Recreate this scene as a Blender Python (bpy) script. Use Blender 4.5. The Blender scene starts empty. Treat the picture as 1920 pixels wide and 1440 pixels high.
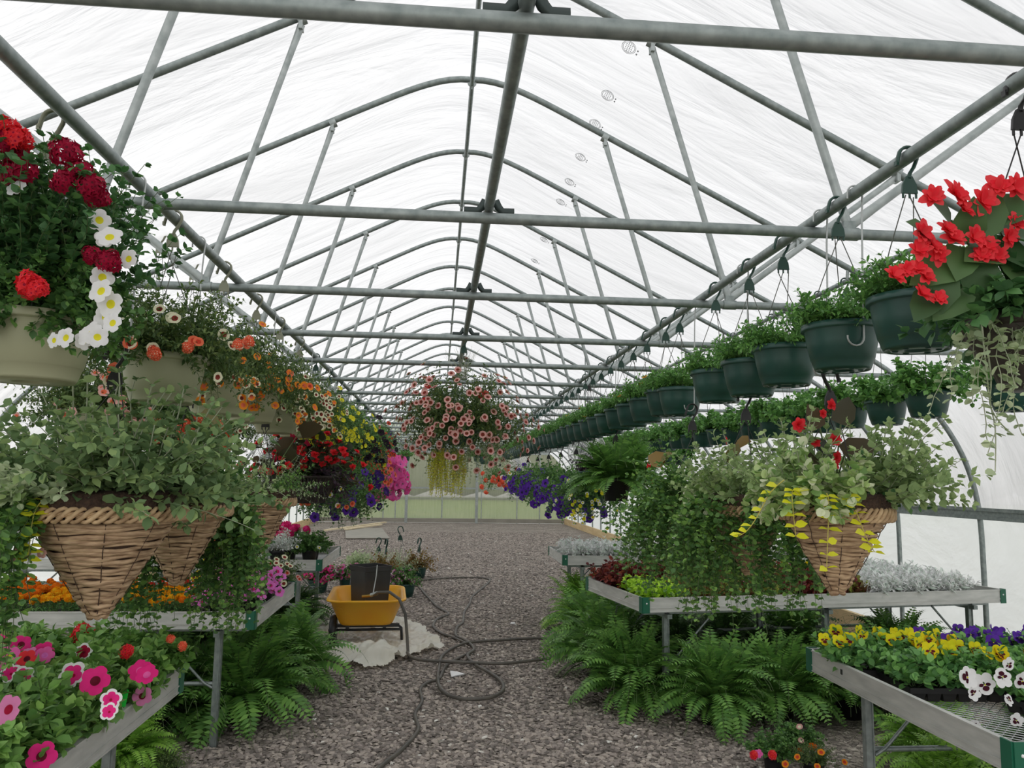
import bpy, math, numpy as np
from mathutils import Matrix, Vector
H = 1.59                      # eye height
CX = 0.158                    # greenhouse centre line
SP = 1.22                     # truss spacing
Y1 = 2.72
COL = bpy.context.scene.collection
PI = math.pi
ORD = 'zeroth first second third fourth fifth sixth seventh eighth ninth tenth eleventh twelfth thirteenth fourteenth fifteenth sixteenth seventeenth eighteenth nineteenth twentieth'.split()
def ordn(i):
    if i <= 20: return ORD[i]
    return ('twenty-' if i < 30 else 'thirty-' if i < 40 else 'forty-') + ORD[i % 10] if i % 10 else {30: 'thirtieth', 40: 'fortieth'}[i]
def A(*v): return np.array(v, dtype=float)
def s2l(c):
    c = c / 255.0
    return c / 12.92 if c <= 0.04045 else ((c + 0.055) / 1.055) ** 2.4
def rgb(r, g, b): return (s2l(r), s2l(g), s2l(b), 1.0)

# ------------------------------------------------------------------ materials
M = {}
class NT:
    def __init__(s, name):
        s.m = bpy.data.materials.new(name); s.m.use_nodes = True
        s.t = s.m.node_tree; s.t.nodes.clear(); s.out = s.n('ShaderNodeOutputMaterial')
        M[name] = s.m
    def n(s, typ, **kw):
        x = s.t.nodes.new(typ)
        for k, v in kw.items():
            if k in x.inputs.keys(): x.inputs[k].default_value = v
            else: setattr(x, k, v)
        return x
    def l(s, a, b): s.t.links.new(a, b)
    def ramp(s, fac, stops):
        r = s.n('ShaderNodeValToRGB'); e = r.color_ramp.elements
        while len(e) < len(stops): e.new(0.5)
        for i, (p, c) in enumerate(stops): e[i].position = p; e[i].color = c
        s.l(fac, r.inputs['Fac']); return r.outputs['Color']
    def noise(s, scale, detail=4, stretch=None, rot=None, distortion=0, rough=.5):
        tc = s.n('ShaderNodeTexCoord'); mp = s.n('ShaderNodeMapping')
        s.l(tc.outputs['Object'], mp.inputs['Vector'])
        if stretch: mp.inputs['Scale'].default_value = stretch
        if rot: mp.inputs['Rotation'].default_value = rot
        nz = s.n('ShaderNodeTexNoise'); nz.inputs['Scale'].default_value = scale; nz.inputs['Detail'].default_value = detail
        nz.inputs['Distortion'].default_value = distortion; nz.inputs['Roughness'].default_value = rough
        s.l(mp.outputs['Vector'], nz.inputs['Vector']); return nz.outputs['Fac']
    def bump(s, h, strength, dist=0.02):
        b = s.n('ShaderNodeBump'); b.inputs['Strength'].default_value = strength; b.inputs['Distance'].default_value = dist
        s.l(h, b.inputs['Height']); return b.outputs['Normal']
def mat_basic(name, c, rough=.5, metal=0., c2=None, nscale=20, spec=.5, bump=0, stretch=None, trans=0):
    k_ = 1.0 if metal > 0 else 1.35
    c = tuple(min(.86, q * k_) for q in c[:3]) + (1,)
    if c2: c2 = tuple(min(.86, q * k_) for q in c2[:3]) + (1,)
    t = NT(name); p = t.n('ShaderNodeBsdfPrincipled'); p.inputs['Base Color'].default_value = c
    p.inputs['Roughness'].default_value = rough; p.inputs['Metallic'].default_value = metal
    p.inputs['Specular IOR Level'].default_value = spec
    if c2:
        f = t.noise(nscale, 5, stretch); t.l(t.ramp(f, [(.3, c), (.7, c2)]), p.inputs['Base Color'])
        if bump: t.l(t.bump(f, bump, .01), p.inputs['Normal'])
    sh = p.outputs[0]
    if trans:
        tr = t.n('ShaderNodeBsdfTranslucent'); tr.inputs['Color'].default_value = c
        mx = t.n('ShaderNodeMixShader'); mx.inputs[0].default_value = trans
        t.l(sh, mx.inputs[1]); t.l(tr.outputs[0], mx.inputs[2]); sh = mx.outputs[0]
    t.l(sh, t.out.inputs['Surface']); return t.m
def mat_leaf(name, stops, rough=.48, trans=.3, spec=.4):
    k_ = 1.35 if name.startswith('petal') else 2.15 if name == 'stone_chip' else 2.75
    stops = [(p_, tuple(min(.88, c_ * k_) for c_ in c[:3]) + (1,)) for p_, c in stops]
    """every leaf its own shade of the plant's greens"""
    t = NT(name); g = t.n('ShaderNodeNewGeometry')
    col = t.ramp(g.outputs['Random Per Island'], stops)
    p = t.n('ShaderNodeBsdfPrincipled'); p.inputs['Roughness'].default_value = rough; p.inputs['Specular IOR Level'].default_value = spec
    t.l(col, p.inputs['Base Color'])
    tr = t.n('ShaderNodeBsdfTranslucent'); t.l(col, tr.inputs['Color'])
    mx = t.n('ShaderNodeMixShader'); mx.inputs[0].default_value = trans
    t.l(p.outputs[0], mx.inputs[1]); t.l(tr.outputs[0], mx.inputs[2]); t.l(mx.outputs[0], t.out.inputs['Surface']); return t.m
def L3(name, a, b, c, **k): return mat_leaf(name, [(0, rgb(*a)), (.5, rgb(*b)), (1, rgb(*c))], **k)

mat_basic('galvanised', rgb(128, 138, 136), .5, .55, rgb(160, 168, 166), 30)
mat_basic('galvanised_light', rgb(150, 158, 156), .45, .6, rgb(182, 188, 186), 22)
mat_basic('bracket', rgb(60, 70, 68), .5, .5)
mat_basic('aluminium', rgb(186, 188, 184), .5, .35, rgb(214, 214, 210), 6, stretch=(1, 1, 5), bump=.1)
mat_basic('mill_mesh', rgb(190, 192, 192), .4, .7)
mat_basic('green_cap', rgb(20, 84, 62), .4)
mat_basic('green_pot', rgb(32, 64, 58), .36, 0, rgb(38, 72, 64), 9)
mat_basic('olive_pot', rgb(150, 152, 124), .5)
mat_basic('black_plastic', rgb(26, 27, 29), .42)
mat_basic('box_black', rgb(42, 43, 45), .4, 0, rgb(52, 53, 54), 7)
mat_basic('brown_pot', rgb(44, 38, 36), .5, 0, rgb(62, 54, 50), 12)
mat_basic('black_wicker', rgb(34, 30, 28), .6, 0, rgb(60, 52, 46), 30)
mat_basic('hanger_green', rgb(26, 58, 48), .4)
mat_basic('hanger_olive', rgb(120, 122, 104), .5)
mat_basic('hanger_black', rgb(24, 24, 24), .4)
mat_basic('hook_wire', rgb(176, 180, 178), .4, .6)
mat_basic('hanger_wire', rgb(96, 98, 92), .5, .4)
mat_basic('orange_tub', rgb(236, 158, 30), .42, 0, rgb(226, 146, 26), 5)
mat_basic('hose_rubber', rgb(62, 60, 56), .5, 0, rgb(86, 82, 74), 9)
mat_basic('white_wire', rgb(225, 228, 226), .4)
mat_basic('white_tag', rgb(238, 238, 234), .6)
mat_basic('green_tag', rgb(40, 220, 70), .5)
mat_basic('wood', rgb(176, 152, 112), .7, 0, rgb(200, 180, 140), 8, stretch=(1, .15, 1))
mat_basic('pale_wood', rgb(208, 196, 168), .7, 0, rgb(188, 172, 140), 8)
mat_basic('wicker', rgb(186, 160, 128), .75, 0, rgb(126, 100, 76), 22, stretch=(1, 1, 6), bump=.5)
mat_basic('wicker_braid', rgb(190, 164, 128), .75, 0, rgb(132, 106, 78), 26, bump=.5)
mat_basic('stitch', rgb(66, 50, 40), .7)
mat_basic('coco_liner', rgb(44, 32, 26), .9, 0, rgb(72, 54, 42), 120, bump=.8)
mat_basic('soil', rgb(38, 32, 28), .95, 0, rgb(58, 48, 40), 90, bump=.6)
mat_basic('brass', rgb(196, 160, 84), .35, .8)
mat_basic('stamp_ink', rgb(120, 122, 124), .7)
mat_basic('paper', rgb(240, 240, 238), .7)
mat_basic('twig', rgb(120, 112, 84), .7)
mat_basic('stem_green', rgb(78, 96, 58), .6)
mat_basic('stem_pale', rgb(150, 156, 132), .6)
mat_basic('stem_yellow', rgb(170, 160, 80), .6)
mat_basic('panel_sheet', rgb(116, 113, 104), .5, 0, rgb(134, 130, 120), 3)
L3('leaf_mid', (44, 70, 38), (58, 86, 44), (76, 106, 52))
L3('leaf_dark', (38, 64, 38), (48, 78, 44), (64, 96, 52))
L3('leaf_calib', (42, 60, 34), (58, 76, 40), (82, 94, 52))
L3('leaf_sage', (84, 100, 66), (98, 114, 78), (116, 130, 90), rough=.8, spec=.1)
L3('leaf_sage_dark', (66, 84, 56), (82, 100, 68), (104, 120, 78), rough=.8, spec=.1)
L3('leaf_pot', (52, 82, 44), (68, 102, 52), (86, 120, 60))
L3('leaf_petunia', (58, 86, 44), (76, 106, 52), (98, 126, 64))
L3('leaf_pansy', (50, 82, 46), (68, 102, 56), (88, 124, 64))
L3('leaf_creeper', (50, 76, 42), (66, 94, 50), (96, 124, 60))
L3('leaf_variegated', (78, 104, 58), (120, 136, 88), (170, 176, 138))
L3('leaf_yellow', (156, 164, 28), (172, 168, 36), (180, 158, 44))
L3('leaf_lime', (100, 130, 34), (116, 144, 40), (130, 156, 50))
L3('leaf_fern', (52, 82, 38), (66, 98, 44), (84, 116, 54))
L3('leaf_fern_light', (76, 108, 42), (92, 124, 50), (108, 138, 58))
L3('leaf_fern_dark', (38, 60, 32), (48, 72, 36), (60, 86, 42))
L3('leaf_dusty', (140, 150, 142), (166, 174, 166), (190, 196, 188), rough=.85, spec=.1, trans=.15)
L3('leaf_coleus', (54, 24, 26), (80, 32, 32), (100, 48, 36))
L3('leaf_coleus_mix', (84, 30, 38), (74, 66, 36), (104, 114, 48))
L3('leaf_begonia', (30, 38, 26), (42, 42, 28), (56, 44, 30))
L3('leaf_begonia_green', (38, 58, 34), (46, 68, 38), (60, 80, 46))
L3('leaf_bronze', (84, 62, 30), (94, 72, 34), (70, 72, 36))
L3('leaf_black', (34, 28, 36), (46, 36, 46), (58, 44, 52))
L3('leaf_marigold', (48, 78, 44), (62, 96, 52), (78, 110, 56))
L3('leaf_silver', (104, 116, 92), (122, 132, 106), (140, 148, 122), rough=.8, spec=.1)
L3('leaf_sedum', (124, 138, 50), (150, 150, 58), (168, 156, 70))
def petal(name, a, b=None, **k):
    b = b or tuple(min(255, int(x * 1.12 + 6)) for x in a)
    return mat_leaf('petal_' + name, [(0, rgb(*a)), (1, rgb(*b))], rough=.6, trans=k.get('trans', .3), spec=.15)
petal('crimson', (128, 14, 44), (160, 22, 56)); petal('red', (206, 34, 44), (232, 58, 64)); petal('magenta', (208, 24, 104), (226, 50, 130))
petal('pink', (222, 92, 178), (238, 128, 200)); petal('hotpink', (220, 60, 140), (240, 110, 170)); petal('white', (228, 228, 220), (244, 244, 238)); petal('cream', (232, 206, 166), (242, 222, 190))
petal('yellow', (232, 188, 24), (244, 206, 40)); petal('lemon', (206, 190, 34), (226, 214, 60)); petal('amber', (224, 138, 14), (240, 180, 40)); petal('orange', (236, 112, 28), (246, 140, 40)); petal('coral', (226, 88, 60), (240, 116, 84))
petal('purple', (66, 34, 128), (92, 50, 156)); petal('violetdark', (40, 20, 74), (52, 26, 94)); petal('maroon', (84, 18, 36), (108, 26, 44)); petal('blackish', (26, 18, 28), (38, 26, 38))
petal('blush', (180, 134, 128), (204, 160, 152)); petal('brown', (110, 44, 40), (140, 60, 50)); petal('scarlet', (232, 40, 54), (240, 70, 74)); petal('mauve', (176, 90, 140), (206, 130, 170))
petal('rust', (176, 52, 40), (200, 72, 52)); petal('blotch', (52, 14, 30), (66, 20, 34))

def mk_film(name, transp, col, bumpk, stretch, rot, scale, difw=.35, streak=(.86, 1.0)):
    t = NT(name)
    f = t.noise(scale, 5, stretch, rot, 1.2, .55); f2 = t.noise(scale * 5, 3, stretch, rot, .6)
    ad = t.n('ShaderNodeMath'); ad.operation = 'MULTIPLY_ADD'; t.l(f2, ad.inputs[0]); ad.inputs[1].default_value = .2; t.l(f, ad.inputs[2])
    nb = t.bump(ad.outputs[0], bumpk, .12)
    tr = t.n('ShaderNodeBsdfTranslucent'); df = t.n('ShaderNodeBsdfDiffuse'); tp = t.n('ShaderNodeBsdfTransparent')
    cc = t.ramp(ad.outputs[0], [(.38, tuple(x * streak[0] for x in col[:3]) + (1,)), (.72, tuple(x * streak[1] for x in col[:3]) + (1,))])
    t.l(cc, tr.inputs['Color']); t.l(cc, df.inputs['Color'])
    t.l(nb, tr.inputs['Normal']); t.l(nb, df.inputs['Normal'])
    m1 = t.n('ShaderNodeMixShader'); m1.inputs[0].default_value = difw; t.l(tr.outputs[0], m1.inputs[1]); t.l(df.outputs[0], m1.inputs[2])
    m2 = t.n('ShaderNodeMixShader'); m2.inputs[0].default_value = transp; t.l(m1.outputs[0], m2.inputs[1]); t.l(tp.outputs[0], m2.inputs[2])
    t.l(m2.outputs[0], t.out.inputs['Surface'])
mk_film('poly_film', .05, (.84, .84, .845), .7, (.5, 1.7, .5), (0, 0, .42), 1.0, .12, (.86, 1))  # ramp paints the light and dark of the roof wrinkles into the film colour
mk_film('wall_film', .02, (.88, .905, .89), .5, (1, .6, .8), (.4, 0, 0), 1.2, .1, (.92, 1))
mk_film('polycarbonate', .55, (.50, .49, .46), .1, (9, 1, .35), None, 3, .3, (.8, 1))
mat_basic('cream_plastic', rgb(205, 201, 186), .3, 0, rgb(214, 212, 200), 5, trans=.25)

t = NT('gravel')
tc = t.n('ShaderNodeTexCoord'); vo = t.n('ShaderNodeTexVoronoi'); vo.inputs['Scale'].default_value = 42
vo2 = t.n('ShaderNodeTexVoronoi'); vo2.inputs['Scale'].default_value = 42; vo2.feature = 'DISTANCE_TO_EDGE'
t.l(tc.outputs['Object'], vo.inputs['Vector']); t.l(tc.outputs['Object'], vo2.inputs['Vector'])
sx = t.n('ShaderNodeSeparateColor'); t.l(vo.outputs['Color'], sx.inputs[0])
c = t.ramp(sx.outputs[0], [(0, rgb(110, 103, 97)), (.45, rgb(156, 147, 138)), (.88, rgb(190, 180, 169)), (1, rgb(222, 213, 204))])
big = t.noise(1.6, 6)
mx = t.n('ShaderNodeMixRGB'); mx.blend_type = 'MULTIPLY'; mx.inputs[0].default_value = 1
t.l(c, mx.inputs[1]); t.l(t.ramp(big, [(.35, (.70, .69, .67, 1)), (.68, (.98, .97, .95, 1))]), mx.inputs[2])
ed = t.ramp(vo2.outputs['Distance'], [(0, (.0, .0, .0, 1)), (.12, (1, 1, 1, 1))])
p = t.n('ShaderNodeBsdfPrincipled'); p.inputs['Roughness'].default_value = .85; t.l(mx.outputs[0], p.inputs['Base Color'])
mm = t.n('ShaderNodeMath'); mm.operation = 'MULTIPLY'; t.l(ed, mm.inputs[0]); t.l(sx.outputs[1], mm.inputs[1])
t.l(t.bump(mm.outputs[0], .9, .02), p.inputs['Normal']); t.l(p.outputs[0], t.out.inputs['Surface'])
mat_leaf('stone_chip', [(0, rgb(70, 66, 62)), (.5, rgb(106, 99, 94)), (.985, rgb(134, 126, 118)), (1, rgb(180, 174, 166))], rough=.8, trans=0)
mat_basic('lawn', rgb(104, 132, 58), .9, 0, rgb(134, 150, 76), .6)
mat_basic('outer_ground', rgb(170, 168, 160), .9)
mat_basic('far_trees', rgb(120, 122, 104), .9, 0, rgb(150, 148, 132), .4)

# ------------------------------------------------------------------ mesh building
class G:
    def __init__(s): s.v = []; s.f = []; s.n = 0
    def add(s, V, F, mat=0, smooth=True):
        V = np.asarray(V, float).reshape(-1, 3)
        if isinstance(F, np.ndarray): F = [F]
        s.v.append(V)
        for f in F:
            f = np.asarray(f, int); s.f.append((f + s.n, mat, smooth))
        s.n += len(V); return s
    def addm(s, V, groups):          # groups: list of (faces, mat)
        V = np.asarray(V, float).reshape(-1, 3); s.v.append(V)
        for f, m in groups: s.f.append((np.asarray(f, int) + s.n, m, True))
        s.n += len(V); return s
    def merge(s, o, Mx=None, T=None):
        V = np.concatenate(o.v)
        if Mx is not None: V = V @ np.asarray(Mx).T
        if T is not None: V = V + T
        s.v.append(V)
        for f, m, sm in o.f: s.f.append((f + s.n, m, sm))
        s.n += len(V); return s
    def mesh(s, name, mats):
        me = bpy.data.meshes.new(name); V = np.concatenate(s.v)
        me.vertices.add(len(V)); me.vertices.foreach_set('co', V.astype(np.float32).ravel())
        nl = sum(f.size for f, _, _ in s.f); nf = sum(len(f) for f, _, _ in s.f)
        me.loops.add(nl); me.polygons.add(nf)
        me.loops.foreach_set('vertex_index', np.concatenate([f.ravel() for f, _, _ in s.f]).astype(np.int32))
        tot = np.concatenate([np.full(len(f), f.shape[1]) for f, _, _ in s.f]); st = np.concatenate([[0], np.cumsum(tot)[:-1]])
        me.polygons.foreach_set('loop_start', st.astype(np.int32))
        me.polygons.foreach_set('material_index', np.concatenate([np.full(len(f), m) for f, m, _ in s.f]).astype(np.int32))
        me.polygons.foreach_set('use_smooth', np.concatenate([np.full(len(f), sm) for f, _, sm in s.f]).astype(bool))
        for m in (mats if isinstance(mats, (list, tuple)) else [mats]): me.materials.append(M[m])
        me.update(calc_edges=True); me.validate(); return me
def rotx(a): c, s = math.cos(a), math.sin(a); return A([1, 0, 0], [0, c, -s], [0, s, c])
def roty(a): c, s = math.cos(a), math.sin(a); return A([c, 0, s], [0, 1, 0], [-s, 0, c])
def rotz(a): c, s = math.cos(a), math.sin(a); return A([c, -s, 0], [s, c, 0], [0, 0, 1])
BOXF = np.array([[0, 3, 2, 1], [4, 5, 6, 7], [0, 1, 5, 4], [1, 2, 6, 5], [2, 3, 7, 6], [3, 0, 4, 7]])
def box(g, c, s, R=None, mat=0):
    x, y, z = [k / 2 for k in s]
    V = A([-x, -y, -z], [x, -y, -z], [x, y, -z], [-x, y, -z], [-x, -y, z], [x, -y, z], [x, y, z], [-x, y, z])
    if R is not None: V = V @ R.T
    return g.add(V + np.asarray(c, float), BOXF, mat, False)
def norm(v): return v / np.maximum(np.linalg.norm(v, axis=-1, keepdims=True), 1e-9)
def tube(g, pts, r, n=8, mat=0, closed=False, flat=None):
    P = np.asarray(pts, float); k = len(P); r = np.broadcast_to(np.asarray(r, float), (k,))
    T = np.roll(P, -1, 0) - np.roll(P, 1, 0) if closed else np.gradient(P, axis=0)
    T = norm(T); up = A(0, 0, 1) if abs(T[0][2]) < .9 else A(1, 0, 0)
    N = np.zeros_like(P); N[0] = norm(np.cross(up, T[0]))
    for i in range(1, k):
        q = N[i - 1] - T[i] * (N[i - 1] @ T[i]); N[i] = norm(q)
    B = np.cross(T, N); a = np.arange(n) * 2 * PI / n
    f1, f2 = flat if flat else (1, 1)
    V = P[:, None] + r[:, None, None] * (np.cos(a)[None, :, None] * N[:, None] * f1 + np.sin(a)[None, :, None] * B[:, None] * f2)
    F = []
    m = k if closed else k - 1
    for i in range(m):
        j = (i + 1) % k
        for q in range(n):
            F.append((i * n + q, i * n + (q + 1) % n, j * n + (q + 1) % n, j * n + q))
    g.add(V.reshape(-1, 3), np.array(F), mat)
    if not closed and n > 3:
        g.add(V[0][::-1], np.arange(n)[None], mat, False); g.add(V[-1], np.arange(n)[None], mat, False)
    return g
def lathe(g, prof, n=32, mat=0, T=(0, 0, 0), wob=None):
    P = np.asarray(prof, float); a = np.arange(n) * 2 * PI / n; k = len(P)
    R = P[:, 0][:, None] * (np.ones(n) if wob is None else wob(a))[None]
    V = np.stack([R * np.cos(a), R * np.sin(a), np.repeat(P[:, 1][:, None], n, 1)], -1).reshape(-1, 3) + np.asarray(T)
    F = [(i * n + q, i * n + (q + 1) % n, (i + 1) * n + (q + 1) % n, (i + 1) * n + q) for i in range(k - 1) for q in range(n)]
    return g.add(V, np.array(F), mat)
def scatter(g, tmpl, R, T, S=None):
    """tmpl = (V, [(F, mat)..]); R (N,3,3) columns = axes, T (N,3), S (N,) or (N,3)"""
    V, Fs = tmpl; N = len(T)
    if N == 0: return g
    if S is None: S = np.ones(N)
    S = np.asarray(S, float)
    if S.ndim == 1: S = S[:, None].repeat(3, 1)
    W = np.einsum('nij,nvj->nvi', R, V[None] * S[:, None, :]) + T[:, None]
    nv = len(V); off = (np.arange(N) * nv)[:, None, None]
    g.v.append(W.reshape(-1, 3))
    for F, m in Fs: g.f.append(((F[None] + off).reshape(-1, F.shape[1]) + g.n, m, True))
    g.n += N * nv; return g
def frames(d, up):
    """y axis along d, z axis near up"""
    y = norm(d); x = norm(np.cross(y, up)); z = np.cross(x, y); return np.stack([x, y, z], -1)

# ------------------------------------------------------------------ objects
def tagp(o, label=None, cat=None, group=None, kind=None):
    if label: o['label'] = label
    if cat: o['category'] = cat
    if group: o['group'] = group
    if kind: o['kind'] = kind
    return o
def link(name, data, parent=None, loc=None, R=None, s=None):
    o = bpy.data.objects.new(name, data); COL.objects.link(o)
    if parent: o.parent = parent
    if loc is not None: o.location = tuple(float(k) for k in loc)
    if R is not None: o.rotation_euler = Matrix(np.asarray(R).tolist()).to_euler()
    if s is not None: o.scale = (s, s, s)
    return o
def thing(name, label, cat, loc, rz=0, group=None):
    o = link(name, None, loc=loc); o.empty_display_size = .05; o.rotation_euler = (0, 0, rz)
    return tagp(o, label, cat, group)
def ob(name, g, mats, parent=None, **k): return link(name, g.mesh(name, mats), parent, **k)
def copy_tree(o, loc=None, rz=None, label=None, parent=None):
    c = o.copy(); COL.objects.link(c)
    if parent: c.parent = parent
    for ch in o.children: copy_tree(ch, parent=c)
    if loc is not None: c.location = loc
    if rz is not None: c.rotation_euler[2] = rz
    if label: c['label'] = label
    return c

# ------------------------------------------------------------------ structure: shell
def hoop_profile():
    pr = [(0, 2.735), (.12, 2.733), (.24, 2.70), (.42, 2.628), (.7, 2.49), (2.69, 1.485), (3.3, 1.17), (3.55, 1.035), (3.75, .9), (3.95, .74), (4.12, .54), (4.26, .32), (4.35, .10), (4.4, -.12), (4.42, -.35), (4.42, -H)]
    # resample finely with a smoothing pass round the bends
    P = A(*pr); seg = np.linalg.norm(np.diff(P, axis=0), axis=1); s = np.concatenate([[0], np.cumsum(seg)])
    u = np.linspace(0, s[-1], 90); Q = np.stack([np.interp(u, s, P[:, 0]), np.interp(u, s, P[:, 1])], 1)
    for _ in range(4): Q[1:-1] = (Q[:-2] + Q[1:-1] * 2 + Q[2:]) / 4; Q[0, 1] = Q[1, 1]
    return Q
HP = hoop_profile()
full = np.concatenate([HP[::-1] * A(-1, 1), HP[1:]])          # left ground -> ridge -> right ground
YA, YB = Y1 - 5 * SP - .1, Y1 + 21 * SP
def shell(name, sel, off, mats):
    Q = full[sel]; T = norm(np.gradient(Q, axis=0)); Nn = np.stack([-T[:, 1], T[:, 0]], 1); Q = Q + Nn * off
    ys = np.arange(YA, YB + .01, SP / 4); ys = np.append(ys[ys < YB - .05], YB)
    V = np.zeros((len(ys), len(Q), 3))
    for i, y in enumerate(ys):
        ph = ((y - Y1) / SP) % 1; sag = -.012 * math.sin(ph * PI)
        V[i, :, 0] = CX + Q[:, 0] + Nn[:, 0] * sag; V[i, :, 2] = H + Q[:, 1] + Nn[:, 1] * sag; V[i, :, 1] = y
    n = len(Q); F = [(i * n + j, i * n + j + 1, (i + 1) * n + j + 1, (i + 1) * n + j) for i in range(len(ys) - 1) for j in range(n - 1)]
    g = G().add(V, np.array(F)); return tagp(ob(name, g, mats), kind='structure')
hz = full[:, 1]; idx = np.arange(len(full))
kroof = np.where(hz > -.2)[0]; kl = idx[:kroof[0] + 1]; kr = idx[kroof[-1]:]
shell('ceiling', kroof, .035, 'poly_film'); shell('wall_left', kl, .035, 'wall_film'); shell('wall_right', kr, .035, 'wall_film')
g = G(); g.add(A([CX - 4.5, YA, 0], [CX + 4.5, YA, 0], [CX + 4.5, YB + .1, 0], [CX - 4.5, YB + .1, 0]), np.array([[0, 1, 2, 3]]), 0, False)
tagp(ob('floor', g, 'gravel'), kind='structure')
g = G(); g.add(A([-90, -60, -.04], [90, -60, -.04], [90, 160, -.04], [-90, 160, -.04]), np.array([[0, 1, 2, 3]]), 0, False)
tagp(ob('ground', g, 'outer_ground'), kind='structure')
g = G(); g.add(A([-90, YB + 1, -.02], [90, YB + 1, -.02], [90, 66, -.02], [-90, 66, -.02]), np.array([[0, 1, 2, 3]]), 0, False)
tagp(ob('lawn', g, 'lawn'), 'mown green lawn outside beyond the far end wall', 'lawn', kind='stuff')
# loose stone chips over the near part of the floor
rng = np.random.default_rng(5)
tv = A([-1, -.8, 0], [.9, -1, 0], [1.1, .7, 0], [-.8, 1, 0], [-.7, -.6, 1], [.6, -.7, .8], [.8, .5, 1], [-.6, .7, .9])
tf = [(np.array([[4, 5, 6, 7], [0, 1, 5, 4], [1, 2, 6, 5], [2, 3, 7, 6], [3, 0, 4, 7]]), 0)]
N = 60000
yy = 3.6 + (rng.random(N) ** 2.1) * 20; xx = CX + (rng.random(N) * 2 - 1) * np.minimum(1.5 + yy * .12, 3.6) + .1
th = rng.random(N) * 2 * PI; tl = (rng.random((N, 2)) - .5) * .7
up = norm(np.stack([tl[:, 0], tl[:, 1], np.ones(N)], -1)); d = np.stack([np.cos(th), np.sin(th), np.zeros(N)], -1)
d = norm(d - up * (d * up).sum(1, keepdims=True))
S = np.stack([rng.uniform(.008, .017, N), rng.uniform(.010, .027, N), rng.uniform(.004, .012, N)], -1)
g = G(); scatter(g, (tv, tf), frames(d, up), np.stack([xx, yy, rng.uniform(.0, .004, N)], -1), S)
for i in range(len(g.f)): g.f[i] = (g.f[i][0], 0, False)
tagp(ob('gravel_chips', g, 'stone_chip'), 'loose grey stone chips covering the greenhouse walkway', 'gravel', kind='stuff')

# base boards and side rails
for sx, nm in ((-1, 'left'), (1, 'right')):
    g = G(); box(g, (CX + sx * 4.36, (YA + YB) / 2, .10), (.05, YB - YA, .2)); tagp(ob('baseboard_' + nm, g, 'wood'), kind='structure')
    g = G()
    for dz, th_, dx in ((.035, .028, 0), (-.035, .028, 0), (0, .05, .012)): box(g, (CX + sx * (4.375 + dx), (YA + YB) / 2, H - .235 + dz), (.03, YB - YA, th_))
    o = ob('hip_rail', g, 'galvanised'); tagp(o, 'grooved metal rail running along the %s side wall above the benches' % nm, 'rail', 'side wall rails')
# roof trusses
def truss(first):
    r = thing('roof_truss', '', 'truss', (CX, 0, H), 0, 'roof trusses of the greenhouse')
    g = G(); tube(g, np.stack([full[:, 0], full[:, 0] * 0, full[:, 1]], 1), .022, 8); ob('hoop', g, 'galvanised', r)
    g = G(); tube(g, A([-3.72, 0, .92], [3.72, 0, .92]), .021, 8); ob('cross_bar', g, 'galvanised', r)
    for sx in (-1, 1):
        for a, b in (((.93, 2.325), (1.33, .96)), ((2.29, 1.665), (1.35, .96))):
            p0 = A(sx * a[0], 0, a[1]); p1 = A(sx * b[0], 0, b[1]); dd = p1 - p0; g = G()
            u = np.linspace(0, 1, 12); fl = np.clip(np.minimum(u, 1 - u) / .12, 0, 1)
            P = p0 + dd * u[:, None]; q = G(); k = len(q.v)
            T = norm(dd); Nx = A(0, 1, 0); B = np.cross(T, Nx); aa = np.arange(8) * PI / 4
            V = P[:, None] + (np.cos(aa)[None, :, None] * Nx * (.009 + .0075 * fl)[:, None, None] + np.sin(aa)[None, :, None] * B * (.020 - .0035 * fl)[:, None, None])
            F = [(i * 8 + j, i * 8 + (j + 1) % 8, (i + 1) * 8 + (j + 1) % 8, (i + 1) * 8 + j) for i in range(11) for j in range(8)]
            g.add(V.reshape(-1, 3), np.array(F)); ob('brace', g, 'galvanised_light', r)
            g = G(); nr = norm(A(dd[0], 0, dd[2]))
            tg = norm(A(sx * 1, 0, -.505)); c = p0 + A(0, 0, .03)
            tube(g, A(c - tg * .022, c + tg * .022), .030, 10); box(g, p0 - A(0, 0, .005), (.02, .05, .05)); ob('clamp', g, 'galvanised_light', r)
        g = G(); tube(g, A([sx * 1.30, 0, .92], [sx * 1.37, 0, .92]), .0245, 10); box(g, (sx * 1.335, 0, .95), (.045, .022, .035)); ob('clamp', g, 'galvanised', r)
    g = G()
    for s in (-1, 1):
        tube(g, A([-.004 + s * .09, 0, .945], [s * .045, 0, .945], [s * .03, 0, .96], [s * .018, 0, .985]), .007, 6, flat=(1, 2.2))
    ob('bracket', g, 'bracket', r)
    g = G(); tube(g, A([-.03, 0, 2.745], [-.018, 0, 2.69], [0, 0, 2.672], [.018, 0, 2.69], [.03, 0, 2.745]), .006, 6, flat=(1, 2)); tube(g, A([0, 0, 2.68], [0, 0, 2.655]), .006, 6); ob('ridge_clip', g, 'galvanised_light', r)
    for sx in (-1, 1):
        g = G(); tube(g, A([sx * 2.68 - .02, 0, 1.52], [sx * 2.68 - .03, 0, 1.42], [sx * 2.68, 0, 1.395], [sx * 2.68 + .03, 0, 1.42], [sx * 2.68 + .02, 0, 1.5]), .006, 6, flat=(1, 2)); tube(g, A([sx * 2.68, 0, 1.4], [sx * 2.68, 0, 1.375]), .006, 6); ob('purlin_clip', g, 'galvanised_light', r)
    return r
T0 = truss(True)
ks = [k for k in range(-3, 22)]
cnt = 0
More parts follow.
